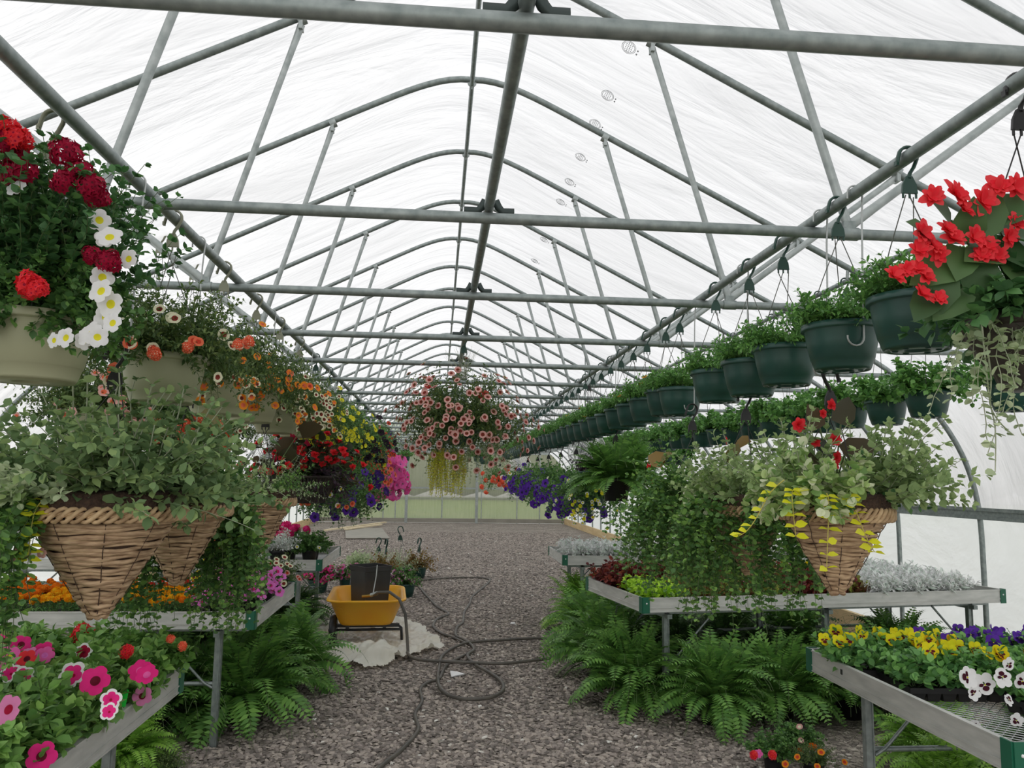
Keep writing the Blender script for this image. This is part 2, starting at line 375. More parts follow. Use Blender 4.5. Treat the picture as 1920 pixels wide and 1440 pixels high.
for i, k in enumerate(ks):
    if i == 0: o = T0
    else: o = copy_tree(T0)
    o.location = (CX, Y1 + (k - 1) * SP, H)
    o['label'] = ('galvanised pipe roof truss with braces, the ' + ordn(k + 1) + ' whose cross bar shows, counted from the camera') if k >= 0 else 'galvanised pipe roof truss overhead behind the camera'
def longpipe(name, x, z, r, label, mat='galvanised'):
    g = G(); tube(g, A([x, YA + .1, z + H], [x, YB - .02, z + H]), r, 10); return tagp(ob(name, g, mat), label, 'pipe', 'lengthwise pipes of the roof')
longpipe('ridge_pipe', CX, 2.69, .016, 'thin pipe running under the peak of the plastic roof')
longpipe('centre_pipe', CX - .005, .96, .018, 'dark lengthwise pipe resting on the middle of the cross bars')
XL, XR = -1.023, 1.355
longpipe('hanging_rail', XL, .96, .021, 'lengthwise pipe carrying the hanging baskets on the left side')
longpipe('hanging_rail', XR, .96, .021, 'lengthwise pipe carrying the row of green pots on the right side')
longpipe('side_pipe', CX - 2.68, 1.42, .018, 'lengthwise pipe clipped under the left slope of the roof')
longpipe('side_pipe', CX + 2.68, 1.42, .018, 'lengthwise pipe clipped under the right slope of the roof')
# film stamps: printed ovals on the roof plastic
def stamp(x, y, i):
    z = 2.87 - .505 * (x - CX); R = roty(math.atan(.505)); g = G(); a = np.linspace(0, 2 * PI, 28, endpoint=False)
    for rr in (1, .84): tube(g, np.stack([.058 * rr * np.cos(a), .042 * rr * np.sin(a), a * 0], 1), .0014, 4, closed=True)
    r2 = np.random.default_rng(i)
    for row, (n, w) in enumerate(((4, .028), (6, .038), (6, .038), (4, .026))):
        for q in range(n): box(g, (-w + 2 * w * q / (n - 1), .018 - row * .012, 0), (.006, .006 * r2.uniform(.6, 1.2), .0015))
    for q in range(4):
        box(g, (-.03 + q * .008 + (q > 1) * .018, .056, 0), (.005, .009, .0015))
    o = ob('roof_stamp', g, 'stamp_ink', loc=(x, y, H + z - .004), R=R @ rotz(-PI / 2))
    tagp(o, 'grey printed oval stamp on the roof plastic, the %s from the camera' % ordn(i), 'stamp', 'printed stamps on the roof plastic')
for i, y in enumerate([4.14, 4.71, 5.12, 5.69, 6.2, 6.68, 7.8, 8.6]): stamp(1.01, y, i + 1)
# end walls
def gable(name, y, z0, mats):
    Q = full[(full[:, 1] > z0)]; n = len(Q); V = [[CX + q[0], y, H + q[1]] for q in Q] + [[CX + q[0] * .999, y, H + z0] for q in Q]
    F = [(i, i + 1, n + i + 1, n + i) for i in range(n - 1)]
    g = G().add(A(*V), np.array(F), 0, False); return tagp(ob(name, g, mats), kind='structure')
gable('wall_back_gable', YB - .01, .9, 'poly_film')
g = G(); box(g, (CX, YB, .05 + (H + .9) / 2), (8.8, .012, H + .9 - .1)); tagp(ob('wall_back', g, 'polycarbonate'), kind='structure')
g = G(); box(g, (CX, YB - .05, H + .9), (8.8, .06, .09)); tagp(ob('trim_1', g, 'galvanised_light'), kind='structure')
g = G(); box(g, (CX, YB - .05, .09), (8.8, .08, .14)); tagp(ob('trim_2', g, 'panel_sheet'), kind='structure')
tn = 3
for x, w in ((-2.95, .05), (-1.92, .04), (-1.5, .035), (.13, .045), (1.52, .03), (2.79, .04), (3.6, .04)):
    g = G(); box(g, (x, YB - .06, H / 2 + .45), (w, .04, H + .9)); tagp(ob('trim_%d' % tn, g, 'galvanised_light'), kind='structure'); tn += 1
d_ = thing('door_1', '', None, (CX, YB - .08, 0)); tagp(d_, kind='structure')
for x in (-1.12 - CX, 1.35 - CX):
    g = G(); box(g, (x, 0, H / 2 + .45), (.10, .06, H + .9)); ob('door_post', g, 'galvanised_light', d_)
g = G(); box(g, (0, 0, 1.22), (2.5, .04, .06)); ob('door_rail', g, 'galvanised_light', d_)
g = G(); box(g, (-2.9, 0, 1.22), (3.2, .03, .04)); box(g, (2.9, 0, 1.22), (3.2, .03, .04)); tagp(ob('trim_%d' % tn, g, 'galvanised_light', loc=(CX, YB - .05, 0)), kind='structure')
# far trees beyond the lawn
rng = np.random.default_rng(11); g = G()
for i in range(36):
    x = -60 + i * 3.4 + rng.uniform(-1, 1); rr = rng.uniform(3, 5); a = np.linspace(0, PI, 7)
    lathe(g, [(rr * math.sin(k) * (1 + .1 * math.cos(3 * k)) + .01, 3.2 - 4.2 * math.cos(PI - k) * -1 + 1.2) for k in a], 12, 0, (x, 62 + rng.uniform(-3, 3), 0))
tagp(ob('treeline', g, 'far_trees'), 'grey-green line of trees behind the lawn beyond the end wall', 'trees', kind='stuff')
# ------------------------------------------------------------------ plant kit
LEAF = (A([0, 0, 0], [-.32, .28, .05], [0, .33, -.02], [.32, .28, .05], [-.34, .62, .06], [0, .68, -.03], [.34, .62, .06], [0, 1, -.12]),
        [(np.array([[0, 2, 1], [0, 3, 2], [4, 5, 7], [5, 6, 7]]), 0), (np.array([[1, 2, 5, 4], [2, 3, 6, 5]]), 0)])
LEAFN = (LEAF[0] * A(.55, 1, 1), LEAF[1])            # narrow
LEAFR = (A([0, 0, 0], [-.40, .16, .07], [-.5, .5, .1], [-.3, .86, .03], [0, 1, -.05], [.3, .86, .03], [.5, .5, .1], [.4, .16, .07], [0, .5, -.04]),
         [(np.array([[0, 8, 1], [1, 8, 2], [2, 8, 3], [3, 8, 4], [4, 8, 5], [5, 8, 6], [6, 8, 7], [7, 8, 0]]), 0)])
LEAFD = (A([0, 0, 0], [-.28, .45, .05], [0, .5, -.03], [.28, .45, .05], [0, 1, -.1]), [(np.array([[0, 2, 1], [0, 3, 2], [1, 2, 4], [2, 3, 4]]), 0)])
LEAFDN = (LEAFD[0] * A(.6, 1, 1), LEAFD[1])
def petal_disc(n, lobes, depth, rings, mats, ruffle=.06, flare=.12):
    """flower face of radius 1 in the xy plane, opening along +z; rings of (radius, z, mat of the band inside it)"""
    a = np.arange(n) * 2 * PI / n; V = [[0, 0, rings[0][1] - depth * .1]]; groups = {}
    for i, (r, z, m) in enumerate(rings):
        lob = (1 + flare * (1.9 * np.abs(np.cos(lobes * a / 2)) ** .55 - 1.5) if r > .4 else 1 + 0 * a)
        for q in range(n):
            rr = r * (lob[q] if r > .4 else 1); zz = z + (ruffle * math.sin(lobes * 2 * a[q] + 1) if r > .9 else 0)
            V.append([rr * math.cos(a[q]), rr * math.sin(a[q]), zz])
        for q in range(n):
            b = 1 + i * n
            if i == 0: groups.setdefault((3, m), []).append((0, b + q, b + (q + 1) % n))
            else: groups.setdefault((4, m), []).append((b - n + q, b + q, b + (q + 1) % n, b - n + (q + 1) % n))
    return A(*V), [(np.array(f), k[1]) for k, f in groups.items()]
PETUNIA = petal_disc(30, 5, .5, [(.14, -.28, 1), (.34, -.1, 1), (.75, .02, 0), (1.0, 0, 0)], 2)
PETUNIA_EDGE = petal_disc(30, 5, .5, [(.14, -.28, 1), (.34, -.1, 0), (.74, .02, 0), (1.0, 0, 2)], 3)
CALIB = petal_disc(12, 5, .5, [(.2, -.3, 1), (.52, -.05, 1), (1.0, .02, 0)], 2, .03, .07)
CALIB_LO = petal_disc(8, 4, .5, [(.5, -.12, 1), (1.0, .02, 0)], 2, 0, .05)
STAR5 = None
def ball_points(n, full_=False):
    i = np.arange(n) + .5; z = 1 - i / n * (2 if full_ else 1.25); ph = i * 2.39996
    r = np.sqrt(np.maximum(0, 1 - z * z)); return np.stack([r * np.cos(ph), r * np.sin(ph), z], -1)
def cluster(n, fl, size, seed=0, flat=1., full_=False):
    """rounded head of n florets"""
    r_ = np.random.default_rng(seed); P = ball_points(n, full_); g = G()
    D = norm(P + r_.normal(0, .15, P.shape)); t = norm(np.cross(D, A(.3, .2, .9) + r_.normal(0, .3, P.shape)))
    R = np.stack([t, np.cross(D, t), D], -1); scatter(g, fl, R, P * A(1, 1, flat) * (1 - size * .4) * r_.uniform(.72, 1.12, (n, 1)), size * r_.uniform(.75, 1.15, n)); return g
FLORET = petal_disc(10, 5, .3, [(.22, .0, 1), (1.0, .05, 0)], 2, 0, .3)
def quadpetals(n, L, w, cup, seed, layers=1):
    r_ = np.random.default_rng(seed); g = G()
    for ly in range(layers):
        for q in range(n):
            a = 2 * PI * (q + ly * .5) / n + r_.normal(0, .12); el = cup + ly * .5 + r_.normal(0, .12)
            d = A(math.cos(a) * math.cos(el), math.sin(a) * math.cos(el), math.sin(el))
            scatter(g, (LEAFR[0] * A(w, 1, 1), LEAFR[1]), frames(d[None], A(0, 0, 1)[None]), A([0, 0, 0]), np.array([L * (1 - .22 * ly) * r_.uniform(.85, 1.1)]))
    return g
FM = {}
def flower_mesh(key):
    if key in FM: return FM[key]
    kind, c = key.split(':')[0], key.split(':')[1:]
    P = ['petal_' + x for x in c]
    if kind == 'petunia': g = G().addm(*PETUNIA); m = [P[0], P[1]]
    elif kind == 'petuniaedge': g = G().addm(*PETUNIA_EDGE); m = [P[0], P[1], P[2]]
    elif kind == 'calib': g = G().addm(*CALIB); m = [P[0], P[1]]
    elif kind == 'verbena': g = cluster(40, FLORET, .36, 3, .62); m = [P[0], P[1]]
    elif kind == 'geranium': g = cluster(30, FLORET, .42, 4, .85, False); m = [P[0], P[1]]
    elif kind == 'marigold':
        g = G(); Pn = ball_points(46); r_ = np.random.default_rng(9); D = norm(Pn * A(1, 1, .8) + r_.normal(0, .12, Pn.shape)); t_ = norm(np.cross(D, A(0, .1, 1)))
        fr = np.stack([t_, np.cross(D, t_), D], -1)
        scatter(g, petal_disc(6, 3, .2, [(.4, 0, 0), (1, .25, 0)], 1, .15, .15), fr, Pn * A(.8, .8, .45), np.full(len(Pn), .34)); m = [P[0]]
    elif kind == 'begonia': g = quadpetals(6, 1, .85, .25, 5, 3); m = [P[0]]
    elif kind == 'begoniastar': g = quadpetals(7, 1, .62, .15, 6, 2); m = [P[0]]
    elif kind == 'pansy':
        g = G()
        def pet(ax, ay, z, rx, ry, m_, rot=0):
            n = 12; a = np.arange(n) * 2 * PI / n; c_, s_ = math.cos(rot), math.sin(rot)
            X = rx * np.cos(a); Y = ry * np.sin(a); V = np.stack([ax + X * c_ - Y * s_, ay + X * s_ + Y * c_, z + .10 * (np.hypot(ax + X, ay + Y)) ** 2 + .03 * np.sin(3 * a)], -1)
            V = np.concatenate([A([ax, ay, z]), V]); g.addm(V, [(np.array([[0, 1 + q, 1 + (q + 1) % n] for q in range(n)]), m_)])
        pet(-.36, .50, .00, .46, .46, 0); pet(.36, .50, .02, .46, .46, 0)
        pet(-.50, -.02, .06, .46, .40, 0, .3); pet(.50, -.02, .07, .46, .40, 0, -.3); pet(0, -.46, .11, .60, .44, 0)
        if len(c) > 1:
            pet(-.30, -.04, .13, .22, .14, 1, .2); pet(.30, -.04, .13, .22, .14, 1, -.2); pet(0, -.34, .17, .30, .22, 1)
        pet(0, -.04, .21, .07, .07, 2); m = [P[0], P[1] if len(c) > 1 else P[0], 'petal_lemon']
    FM[key] = g.mesh(kind + '_flower', m); return FM[key]

def spray(seed, n, L, r0=.05, el=(10, 80), droop=3., nodes=9, per=2, leaf='LEAF', size=.03, lift=.5, wig=.25, stemr=.0014, taper=.35, pos=None, az=None, minf=.12, squash=1.):
    """leafy stems that grow from a small crown, arch over and hang; returns mesh builder, tip points and directions"""
    r_ = np.random.default_rng(seed); ph = r_.random(n) * 2 * PI if az is None else np.radians(r_.uniform(az[0], az[1], n))
    e = np.radians(r_.uniform(el[0], el[1], n)); ll = L * r_.uniform(.65, 1.12, n)
    p = np.stack([np.cos(ph) * r0 * np.sqrt(r_.random(n)), np.sin(ph) * r0 * np.sqrt(r_.random(n)), np.zeros(n)], -1)
    if pos is not None: p = p + np.asarray(pos)
    d = np.stack([np.cos(ph) * np.cos(e), np.sin(ph) * np.cos(e), np.sin(e)], -1); Pn = [p]; Dn = [d]
    for k in range(nodes):
        ds = (ll / nodes)[:, None]; d = norm(d + A(0, 0, -1) * droop * ds + r_.normal(0, wig, d.shape) * .35); p = p + d * ds; Pn.append(p); Dn.append(d)
    P = np.stack(Pn, 1); P[..., 2] *= squash; D = np.stack(Dn, 1); g = G()
    a3 = np.arange(3) * 2 * PI / 3; off = np.stack([np.cos(a3), np.sin(a3), a3 * 0], -1) * stemr
    V = (P[:, :, None] + off[None, None]).reshape(n, -1, 3); K = nodes + 1
    F = np.array([(i * 3 + q, i * 3 + (q + 1) % 3, (i + 1) * 3 + (q + 1) % 3, (i + 1) * 3 + q) for i in range(nodes) for q in range(3)])
    g.v.append(V.reshape(-1, 3)); g.f.append(((F[None] + (np.arange(n) * K * 3)[:, None, None]).reshape(-1, 4), 1, True)); g.n += n * K * 3
    f = np.linspace(0, 1, K); sel = f >= minf
    T = P[:, sel].reshape(-1, 3); Dd = D[:, sel].reshape(-1, 3); ff = np.tile(f[sel], n)
    T = np.repeat(T, per, 0); Dd = np.repeat(Dd, per, 0); ff = np.repeat(ff, per); m = len(T)
    rnd = r_.normal(0, 1, (m, 3)); side = norm(rnd - Dd * (rnd * Dd).sum(1, keepdims=True))
    ld = norm(side + Dd * r_.uniform(.2, .9, (m, 1)) + A(0, 0, 1) * lift * r_.uniform(-.3, 1, (m, 1)))
    up = norm(A(0, 0, 1) + r_.normal(0, .35, (m, 3)))
    sz = size * r_.uniform(.6, 1.15, m) * (1 - taper * ff)
    scatter(g, globals()[leaf], frames(ld, up), T + side * stemr, sz)
    return g, P[:, -1], D[:, -1], T, Dd
def fol_mesh(name, builders, mats):
    g = G()
    for b in builders: g.merge(b)
    return g.mesh(name, mats)
def pick(r_, T, n, mind, front=None, bias=None):
    """n well spaced points out of T"""
    order = r_.permutation(len(T)); out = []
    if bias is not None: order = order[np.argsort(-bias[order] + r_.random(len(order)) * .35)]
    for i in order:
        if len(out) >= n: break
        if all(np.sum((T[i] - T[j]) ** 2) > mind * mind for j in out): out.append(i)
    return out
def outward(T, c, upk=.35):
    return norm(norm(T - np.asarray(c)) + A(0, 0, upk))
def face_frames(D, r_, upright=False):
    """z axis along D; for pansies y axis stays up"""
    if upright: x = norm(np.cross(A(0, 0, 1) + 0 * D, D)); y = np.cross(D, x); return np.stack([x, y, D], -1)
    t_ = norm(np.cross(D, norm(r_.normal(0, 1, D.shape)))); return np.stack([t_, np.cross(D, t_), D], -1)
def put_flowers(parent, T, D, key, size, r_, name='flower', upright=False, jit=.15, z=0):
    D = norm(D + r_.normal(0, jit, D.shape)); R = face_frames(D, r_, upright); me = flower_mesh(key)
    for i in range(len(T)):
        link(name, me, parent, T[i] + D[i] * z, R[i], size * r_.uniform(.82, 1.12))
def merged_flowers(T, D, tmpl, size, r_, sizes=None):
    g = G(); D = norm(D + r_.normal(0, .2, D.shape)); scatter(g, tmpl, face_frames(D, r_), T, size * r_.uniform(.8, 1.15, len(T))); return g

# pots and hangers
def pot_mesh(kind):
    g = G()
    if kind in ('green', 'olive', 'small'):
        R, h = {'green': (.125, .155), 'olive': (.15, .175), 'small': (.11, .13)}[kind]
        prof = [(0, .006), (R * .28, .006), (R * .28, .0), (R * .30, .0), (R * .55, .0), (R * .58, .005), (R * .64, .005), (R * .70, 0), (R * .735, .008), (R * .80, h * .22), (R * .815, h * .225), (R * .91, h * .6), (R * .955, h * .85), (R * .96, h * .86), (R * 1.04, h * .87), (R * 1.05, h * .885), (R * 1.04, h), (R * .99, h), (R * .95, h * .86), (R * .8, h * .3)]
        lathe(g, prof, 40); mats = [kind + '_pot' if kind != 'small' else 'green_pot']; rim = h
        if kind == 'green':
            for q in range(6):
                a = q * PI / 3; tube(g, [[math.cos(a) * R * .45 + math.cos(b) * .008, math.sin(a) * R * .45 + math.sin(b) * .008, -.001] for b in np.linspace(0, 2 * PI, 8, endpoint=False)], .0015, 4, closed=True)
    elif kind == 'brown':
        R, h = .155, .235; wb = lambda a: 1 + .012 * np.sign(np.sin(16 * a))
        lathe(g, [(0, 0), (.07, 0), (.085, .012), (.078, .02)], 64)
        lathe(g, [(.078, .02), (.085, .05), (.11, .1), (.138, .16), (.148, .195)], 96, wob=wb)
        lathe(g, [(.148, .195), (.158, .2), (.162, .215), (.156, .235), (.148, .235), (.13, .2)], 64); mats = ['brown_pot']; rim = h
    elif kind == 'bench':
        R, h = .062, .105; lathe(g, [(0, 0), (R * .7, 0), (R * .74, .01), (R * .93, h * .85), (R, h * .86), (R * 1.02, h), (R * .95, h), (R * .85, h * .8)], 20); mats = ['black_plastic']; rim = h
    elif kind == 'fernpot':
        R, h = .12, .17; lathe(g, [(0, 0), (R * .72, 0), (R * .95, h * .9), (R * 1.03, h * .9), (R * 1.03, h), (R * .95, h), (R * .85, h * .8)], 24); mats = ['black_plastic']; rim = h
    elif kind == 'blackbasket':
        R, h = .20, .17; r_ = np.random.default_rng(2)
        lathe(g, [(0, .01), (R * .6, .01), (R * .84, h * .96), (R * .9, h), (R * .8, h * .97)], 48)
        for q in range(64):
            a = q * 2 * PI / 64; c, s = math.cos(a), math.sin(a); rr = [R * .63, R * .76, R * .88, R * .97]
            tube(g, [[c * rr[i], s * rr[i], h * (.02 + .33 * i)] for i in range(4)], .0085 * r_.uniform(.8, 1.2), 5)
        for zz, k in ((h, 1.0), (.01, .63)):
            a = np.linspace(0, 2 * PI, 40, endpoint=False); tube(g, np.stack([R * k * np.cos(a), R * k * np.sin(a), a * 0 + zz], 1), .009, 6, closed=True)
        mats = ['black_wicker']; rim = h
    return g.mesh(kind, mats), R, rim
POTS = {k: pot_mesh(k) for k in ('green', 'olive', 'small', 'brown', 'bench', 'fernpot', 'blackbasket')}
def soil_mesh():
    g = G(); r_ = np.random.default_rng(3); lathe(g, [(0, .008), (.3, .012), (.6, .004), (.93, 0)], 16); return g.mesh('soil', ['soil'])
SOIL = soil_mesh()
def hook_mesh(mat, r=.028):
    """plastic hook head: a C that grips the rail, then a small flat plate with slots; origin at the rail centre"""
    g = G(); a = np.radians(np.linspace(-60, 200, 16)); P = [[-r * math.cos(k) * 1.0, 0, r * math.sin(k)] for k in a][::-1]
    P = [[-.035, 0, -.022]] + [[-.031, 0, -.004]] + [[r * -math.cos(k), 0, r * math.sin(k) + .002] for k in np.radians(np.linspace(10, 200, 12))] + [[.016, 0, -.032], [.004, 0, -.05], [0, 0, -.066]]
    tube(g, P, .0062, 6, flat=(1.5, .8)); box(g, (-.036, 0, -.022), (.008, .014, .014))
    pl = A([-.009, 0, -.06], [.009, 0, -.06], [.021, 0, -.085], [.024, 0, -.112], [-.024, 0, -.112], [-.021, 0, -.085])
    V = np.concatenate([pl + A(0, .004, 0), pl - A(0, .004, 0)])
    g.add(V, [np.array([[5, 4, 3, 2, 1, 0], [6, 7, 8, 9, 10, 11]]), np.array([[i, (i + 1) % 6, 6 + (i + 1) % 6, 6 + i] for i in range(6)])], 0, False)
    for x in (-.02, 0, .02): tube(g, A([x, 0, -.11], [x, 0, -.126]), .0035, 5)
    return g.mesh('hanger_hook', [mat])
HOOKS = {k: hook_mesh('hanger_' + k) for k in ('green', 'olive', 'black')}
WIRES = {}
def wire_meshes(R, drop, mat):
    k = (round(R, 3), round(drop, 3), mat)
    if k not in WIRES:
        out_ = []
        for q in range(3):
            a = q * 2 * PI / 3 + .5; x0 = (-.02, 0, .02)[q]
            g = G(); tube(g, A([x0, 0, -.12], [x0 * .6 + R * .97 * math.cos(a) * .5, R * .97 * math.sin(a) * .5, -.12 - (drop - .12) * .48], [R * math.cos(a), R * math.sin(a), -drop - .01]), .0018, 5)
            out_.append(g.mesh('hanger_wire', [mat]))
        WIRES[k] = out_
    return WIRES[k]
def add_hanger(root, R, rimz, hookz, hook='green', wmat='hanger_wire'):
    h = link('hanger_hook', HOOKS[hook], root, (0, 0, hookz)); h.rotation_euler[2] = -root.rotation_euler[2]
    for me in wire_meshes(R, hookz - rimz, wmat): link('hanger_wire', me, root, (0, 0, hookz))
def basket(name, label, cat, pot, x, y, rimz, hookz, fol, group, rz=0, hook='green', wmat='hanger_wire', potlabel=None):
    me, R, rim = POTS[pot]; r = thing(name, label, cat, (x, y, rimz - rim), rz, group)
    p_ = link('pot', me, r)
    if potlabel: p_['label'] = potlabel
    s_ = link('soil', SOIL, r, (0, 0, rim * .9)); s_.scale = (R * .95, R * .95, 1)
    if fol: link('foliage', fol, r, (0, 0, rim))
    if hookz: add_hanger(r, R, rim, hookz - rimz + rim, hook, wmat)
    return r
def jwire(x, y, ztop, zbot, label):
    """long wire hook: over the rail, straight down, turned up into a J"""
    g = G(); r = .026
    P = [[x - .026, y, ztop - .02]] + [[x - r * math.cos(k), y, ztop + r * math.sin(k)] for k in np.radians(np.linspace(0, 180, 9))] + [[x + .02, y, ztop - .1], [x + .012, y, zbot + .05]]
    P += [[x - .016 + .028 * math.cos(k), y, zbot + .004 - .028 * math.sin(k)] for k in np.radians(np.linspace(0, 190, 10))]
    tube(g, P, .0032, 6); return tagp(ob('wire_hook', g, 'hook_wire'), label, 'hook', 'long wire hooks on the hanging rails')
RZ = .96 + H   # rail centre height
# ------------------------------------------------------------------ a point seen at pixel (x, y) of the photo, at distance Y down the house
def ray(x, y):
    PI_, YA_, RO_, F_ = .1192, .0899, .0147, 1479.9
    fw = A(math.sin(YA_) * math.cos(PI_), math.cos(YA_) * math.cos(PI_), math.sin(PI_)); rt = A(math.cos(YA_), -math.sin(YA_), 0); up = np.cross(rt, fw)
    r2 = rt * math.cos(RO_) + up * math.sin(RO_); u2 = -rt * math.sin(RO_) + up * math.cos(RO_)
    return fw + r2 * (x - 960) / F_ + u2 * (720 - y) / F_
def at(x, y, Y): d = ray(x, y); return d * Y / d[1] + A(0, 0, H)
def atl(root, x, y, Y): return at(x, y, Y) - A(*root.location)

# ------------------------------------------------------------------ upper right row of green pots
GREENF = []
for s in range(5):
    b = spray(100 + s, 120, .118, .108, (15, 88), 3.0, 6, 4, 'LEAFN', .034, .6, .3, .0012)
    GREENF.append((fol_mesh('foliage', [b[0]], ['leaf_pot', 'stem_green']), b))
ys = [2.12, 2.54, 2.98, 3.33, 3.76, 4.36, 4.64, 5.08, 5.45, 5.83]
while ys[-1] < 15.6: ys.append(ys[-1] + .37)
rr = np.random.default_rng(21)
for i, y in enumerate(ys):
    fl = 4.3 < y < 9 and i % 2 == 0 or i in (6, 9)
    what = 'with small amber flowers' if fl else 'full of short leafy greens'
    lab = 'green hanging pot %s, %s behind the red begonia' % (what, ordn(i + 1))
    me, b = GREENF[i % 5]
    r = basket('hanging_pot', lab, 'hanging pot', 'green', XR, y, 2.12 + rr.uniform(-.012, .012), RZ, me, 'green pots along the upper right rail', rr.uniform(0, 6))
    if fl:
        idx = pick(rr, b[1], 5, .04); put_flowers(r, b[1][idx] + A(0, 0, .155), outward(b[1][idx], (0, 0, -.05), .8), 'calib:amber:rust', .019, rr)
# outer right row hanging under the side pipe
OUTF = []
for s in range(4):
    b = spray(130 + s, 66, .19, .10, (8, 80), 3.0, 6, 4, 'LEAF', .054, .5, .3, .0016)
    OUTF.append(fol_mesh('foliage', [b[0]], ['leaf_pot', 'stem_green']))
ys = [3.66, 4.36, 4.79, 5.25, 5.65, 6.1, 6.5, 6.95, 7.4, 7.85, 8.3, 8.75, 9.2, 9.65, 10.1, 10.6, 11.1, 11.6, 12.1, 12.6, 13.1, 13.6, 14.1, 14.6, 15.1]
for i, y in enumerate(ys):
    basket('hanging_pot', 'dark green pot of broad-leaved plants, %s along the outer right row' % ordn(i + 1), 'hanging pot', 'green', CX + 2.68, y, 2.12 + rr.uniform(-.015, .015), 1.42 + H, OUTF[i % 4], 'green pots along the outer right row', rr.uniform(0, 6))
for i, (x, y) in enumerate(((3.28, 11.2), (3.52, 11.3))):
    basket('hanging_pot', 'small green pot hanging below the outer right row, %s of the pair' % ('first' if i == 0 else 'second'), 'hanging pot', 'small', x, y, 1.95, 1.24 + H - .01, OUTF[i], 'small pots below the outer right row', 1 + i)
for i, (x, y) in enumerate(((3.28, 11.2), (3.52, 11.3))):
    pass
# ------------------------------------------------------------------ wicker cones
def cone_parts(R, h, seed):
    r_ = np.random.default_rng(seed); g = G(); n = int(h / .0150)
    a = np.linspace(0, 2 * PI, 56, endpoint=False)
    for i in range(n):
        f = i / n; z = -h + f * (h - .06) + .01; rad = .012 + (R - .012) * ((f * (h - .06) + .01) / h) ** .93
        wv = .0035 * np.sin(a * 3 + r_.uniform(0, 6)) + .002 * np.sin(a * 7 + r_.uniform(0, 6)); th = r_.uniform(.0072, .0098)
        jr = .0025 * np.sin(a * 2 + r_.uniform(0, 6))
        tube(g, np.stack([(rad + jr) * np.cos(a), (rad + jr) * np.sin(a), z + wv], 1), th * (1 + .22 * np.sin(a * 2 + r_.uniform(0, 6))), 6, closed=True)
    lathe(g, [(.004, -h), (.012, -h + .01)] + [(max(.004, .012 + (R - .012) * ((f * (h - .06) + .01) / h) ** .93 - .006), -h + f * (h - .06) + .01) for f in np.linspace(.05, 1, 12)], 32, 1)
    g2 = G()
    for k in range(3):
        ph = k * 2 * PI / 3
        for q in range(2):
            aa = np.linspace(0, 2 * PI, 140, endpoint=False)
            z = -.026 + .013 * np.sin(aa * 17 + ph + q * PI); rad = R * .985 + .008 * np.cos(aa * 17 + ph + q * PI)
            tube(g2, np.stack([rad * np.cos(aa), rad * np.sin(aa), z - q * .014], 1), .0068, 6, closed=True)
    g3 = G()
    for q in range(9):
        b = q * 2 * PI / 9 + .2; zz = np.linspace(-h + .02, -.06, 14); f = (zz + h - .01) / (h - .06)
        rad = .012 + (R - .012) * (np.clip(zz + h, .001, 9) / h) ** .93 + .009
        tube(g3, np.stack([rad * np.cos(b), rad * np.sin(b), zz], 1) + r_.normal(0, .001, (14, 3)), .0014, 4)
    g4 = G(); lathe(g4, [(0, -.03), (R * .5, -.02), (R * .88, -.015), (R * .96, -.03), (R * 1.0, -.01), (R * .99, .022), (R * .93, .038), (R * .88, .02), (R * .85, -.02)], 60, 0, wob=lambda a: 1 + .015 * np.sin(a * 17) + .01 * np.sin(a * 29))
    for q in range(220):
        b = r_.uniform(0, 2 * PI); p0 = A(R * 1.0 * math.cos(b), R * 1.0 * math.sin(b), r_.uniform(-.01, .03)); dv = r_.normal(0, 1, 3); dv = dv / np.linalg.norm(dv) * .02
        tube(g4, [p0, p0 + dv * .5 + A(0, 0, .002), p0 + dv], .0007, 3)
    return g.mesh('weave', ['wicker', 'stitch']), g2.mesh('rim_braid', ['wicker_braid']), g3.mesh('stitching', ['stitch']), g4.mesh('liner', ['coco_liner'])
def cone(label, x, y, rimz, R, h, seed, hook='black', hz=None, group='wicker cone baskets'):
    r = thing('wicker_cone_basket', label, 'hanging basket', (x, y, rimz), seed, group)
    a, b, c, d_ = cone_parts(R, h, seed)
    for n_, me in (('weave', a), ('rim_braid', b), ('stitching', c), ('liner', d_)): link(n_, me, r)
    if hz: add_hanger(r, R * .95, 0, hz - rimz, hook, 'hanger_black')
    return r
def fol(r, name, bs, mats, rz=0, loc=None, label=None):
    o = link(name, fol_mesh(name, bs, mats), r, loc); o.rotation_euler[2] = rz
    if label: o['label'] = label
    return o
SW = 'leaf_sage', 'stem_pale'
# right: first cone with begonia, sage plant, variegated leaves and yellow strands
r = cone('woven cone basket with yellow trailing strands and red begonia, nearest on the right', XR + .015, 2.66, 1.52, .185, .31, 3, hz=1.975)
r.rotation_euler[2] = 0
fol(r, 'sage_foliage', [spray(301, 60, .33, .13, (12, 75), 1.0, 9, 4, 'LEAF', .046, .4, .25, .002, pos=(.06, 0, 0), az=(-80, 80))[0]], SW)
fol(r, 'sage_foliage', [spray(302, 34, .30, .08, (30, 85), 1.0, 8, 4, 'LEAF', .042, .4, .25, .002, pos=(-.13, .02, 0))[0]], SW)
fol(r, 'variegated_foliage', [spray(303, 50, .2, .09, (5, 75), 2.5, 7, 4, 'LEAFR', .045, .4, .3, .0018, pos=(-.07, -.07, 0), az=(150, 300))[0]], ['leaf_variegated', 'stem_pale'])
fol(r, 'green_foliage', [spray(304, 40, .22, .1, (0, 60), 2.5, 7, 3, 'LEAF', .035, .4, .3, .0018)[0]], ['leaf_dark', 'stem_green'])
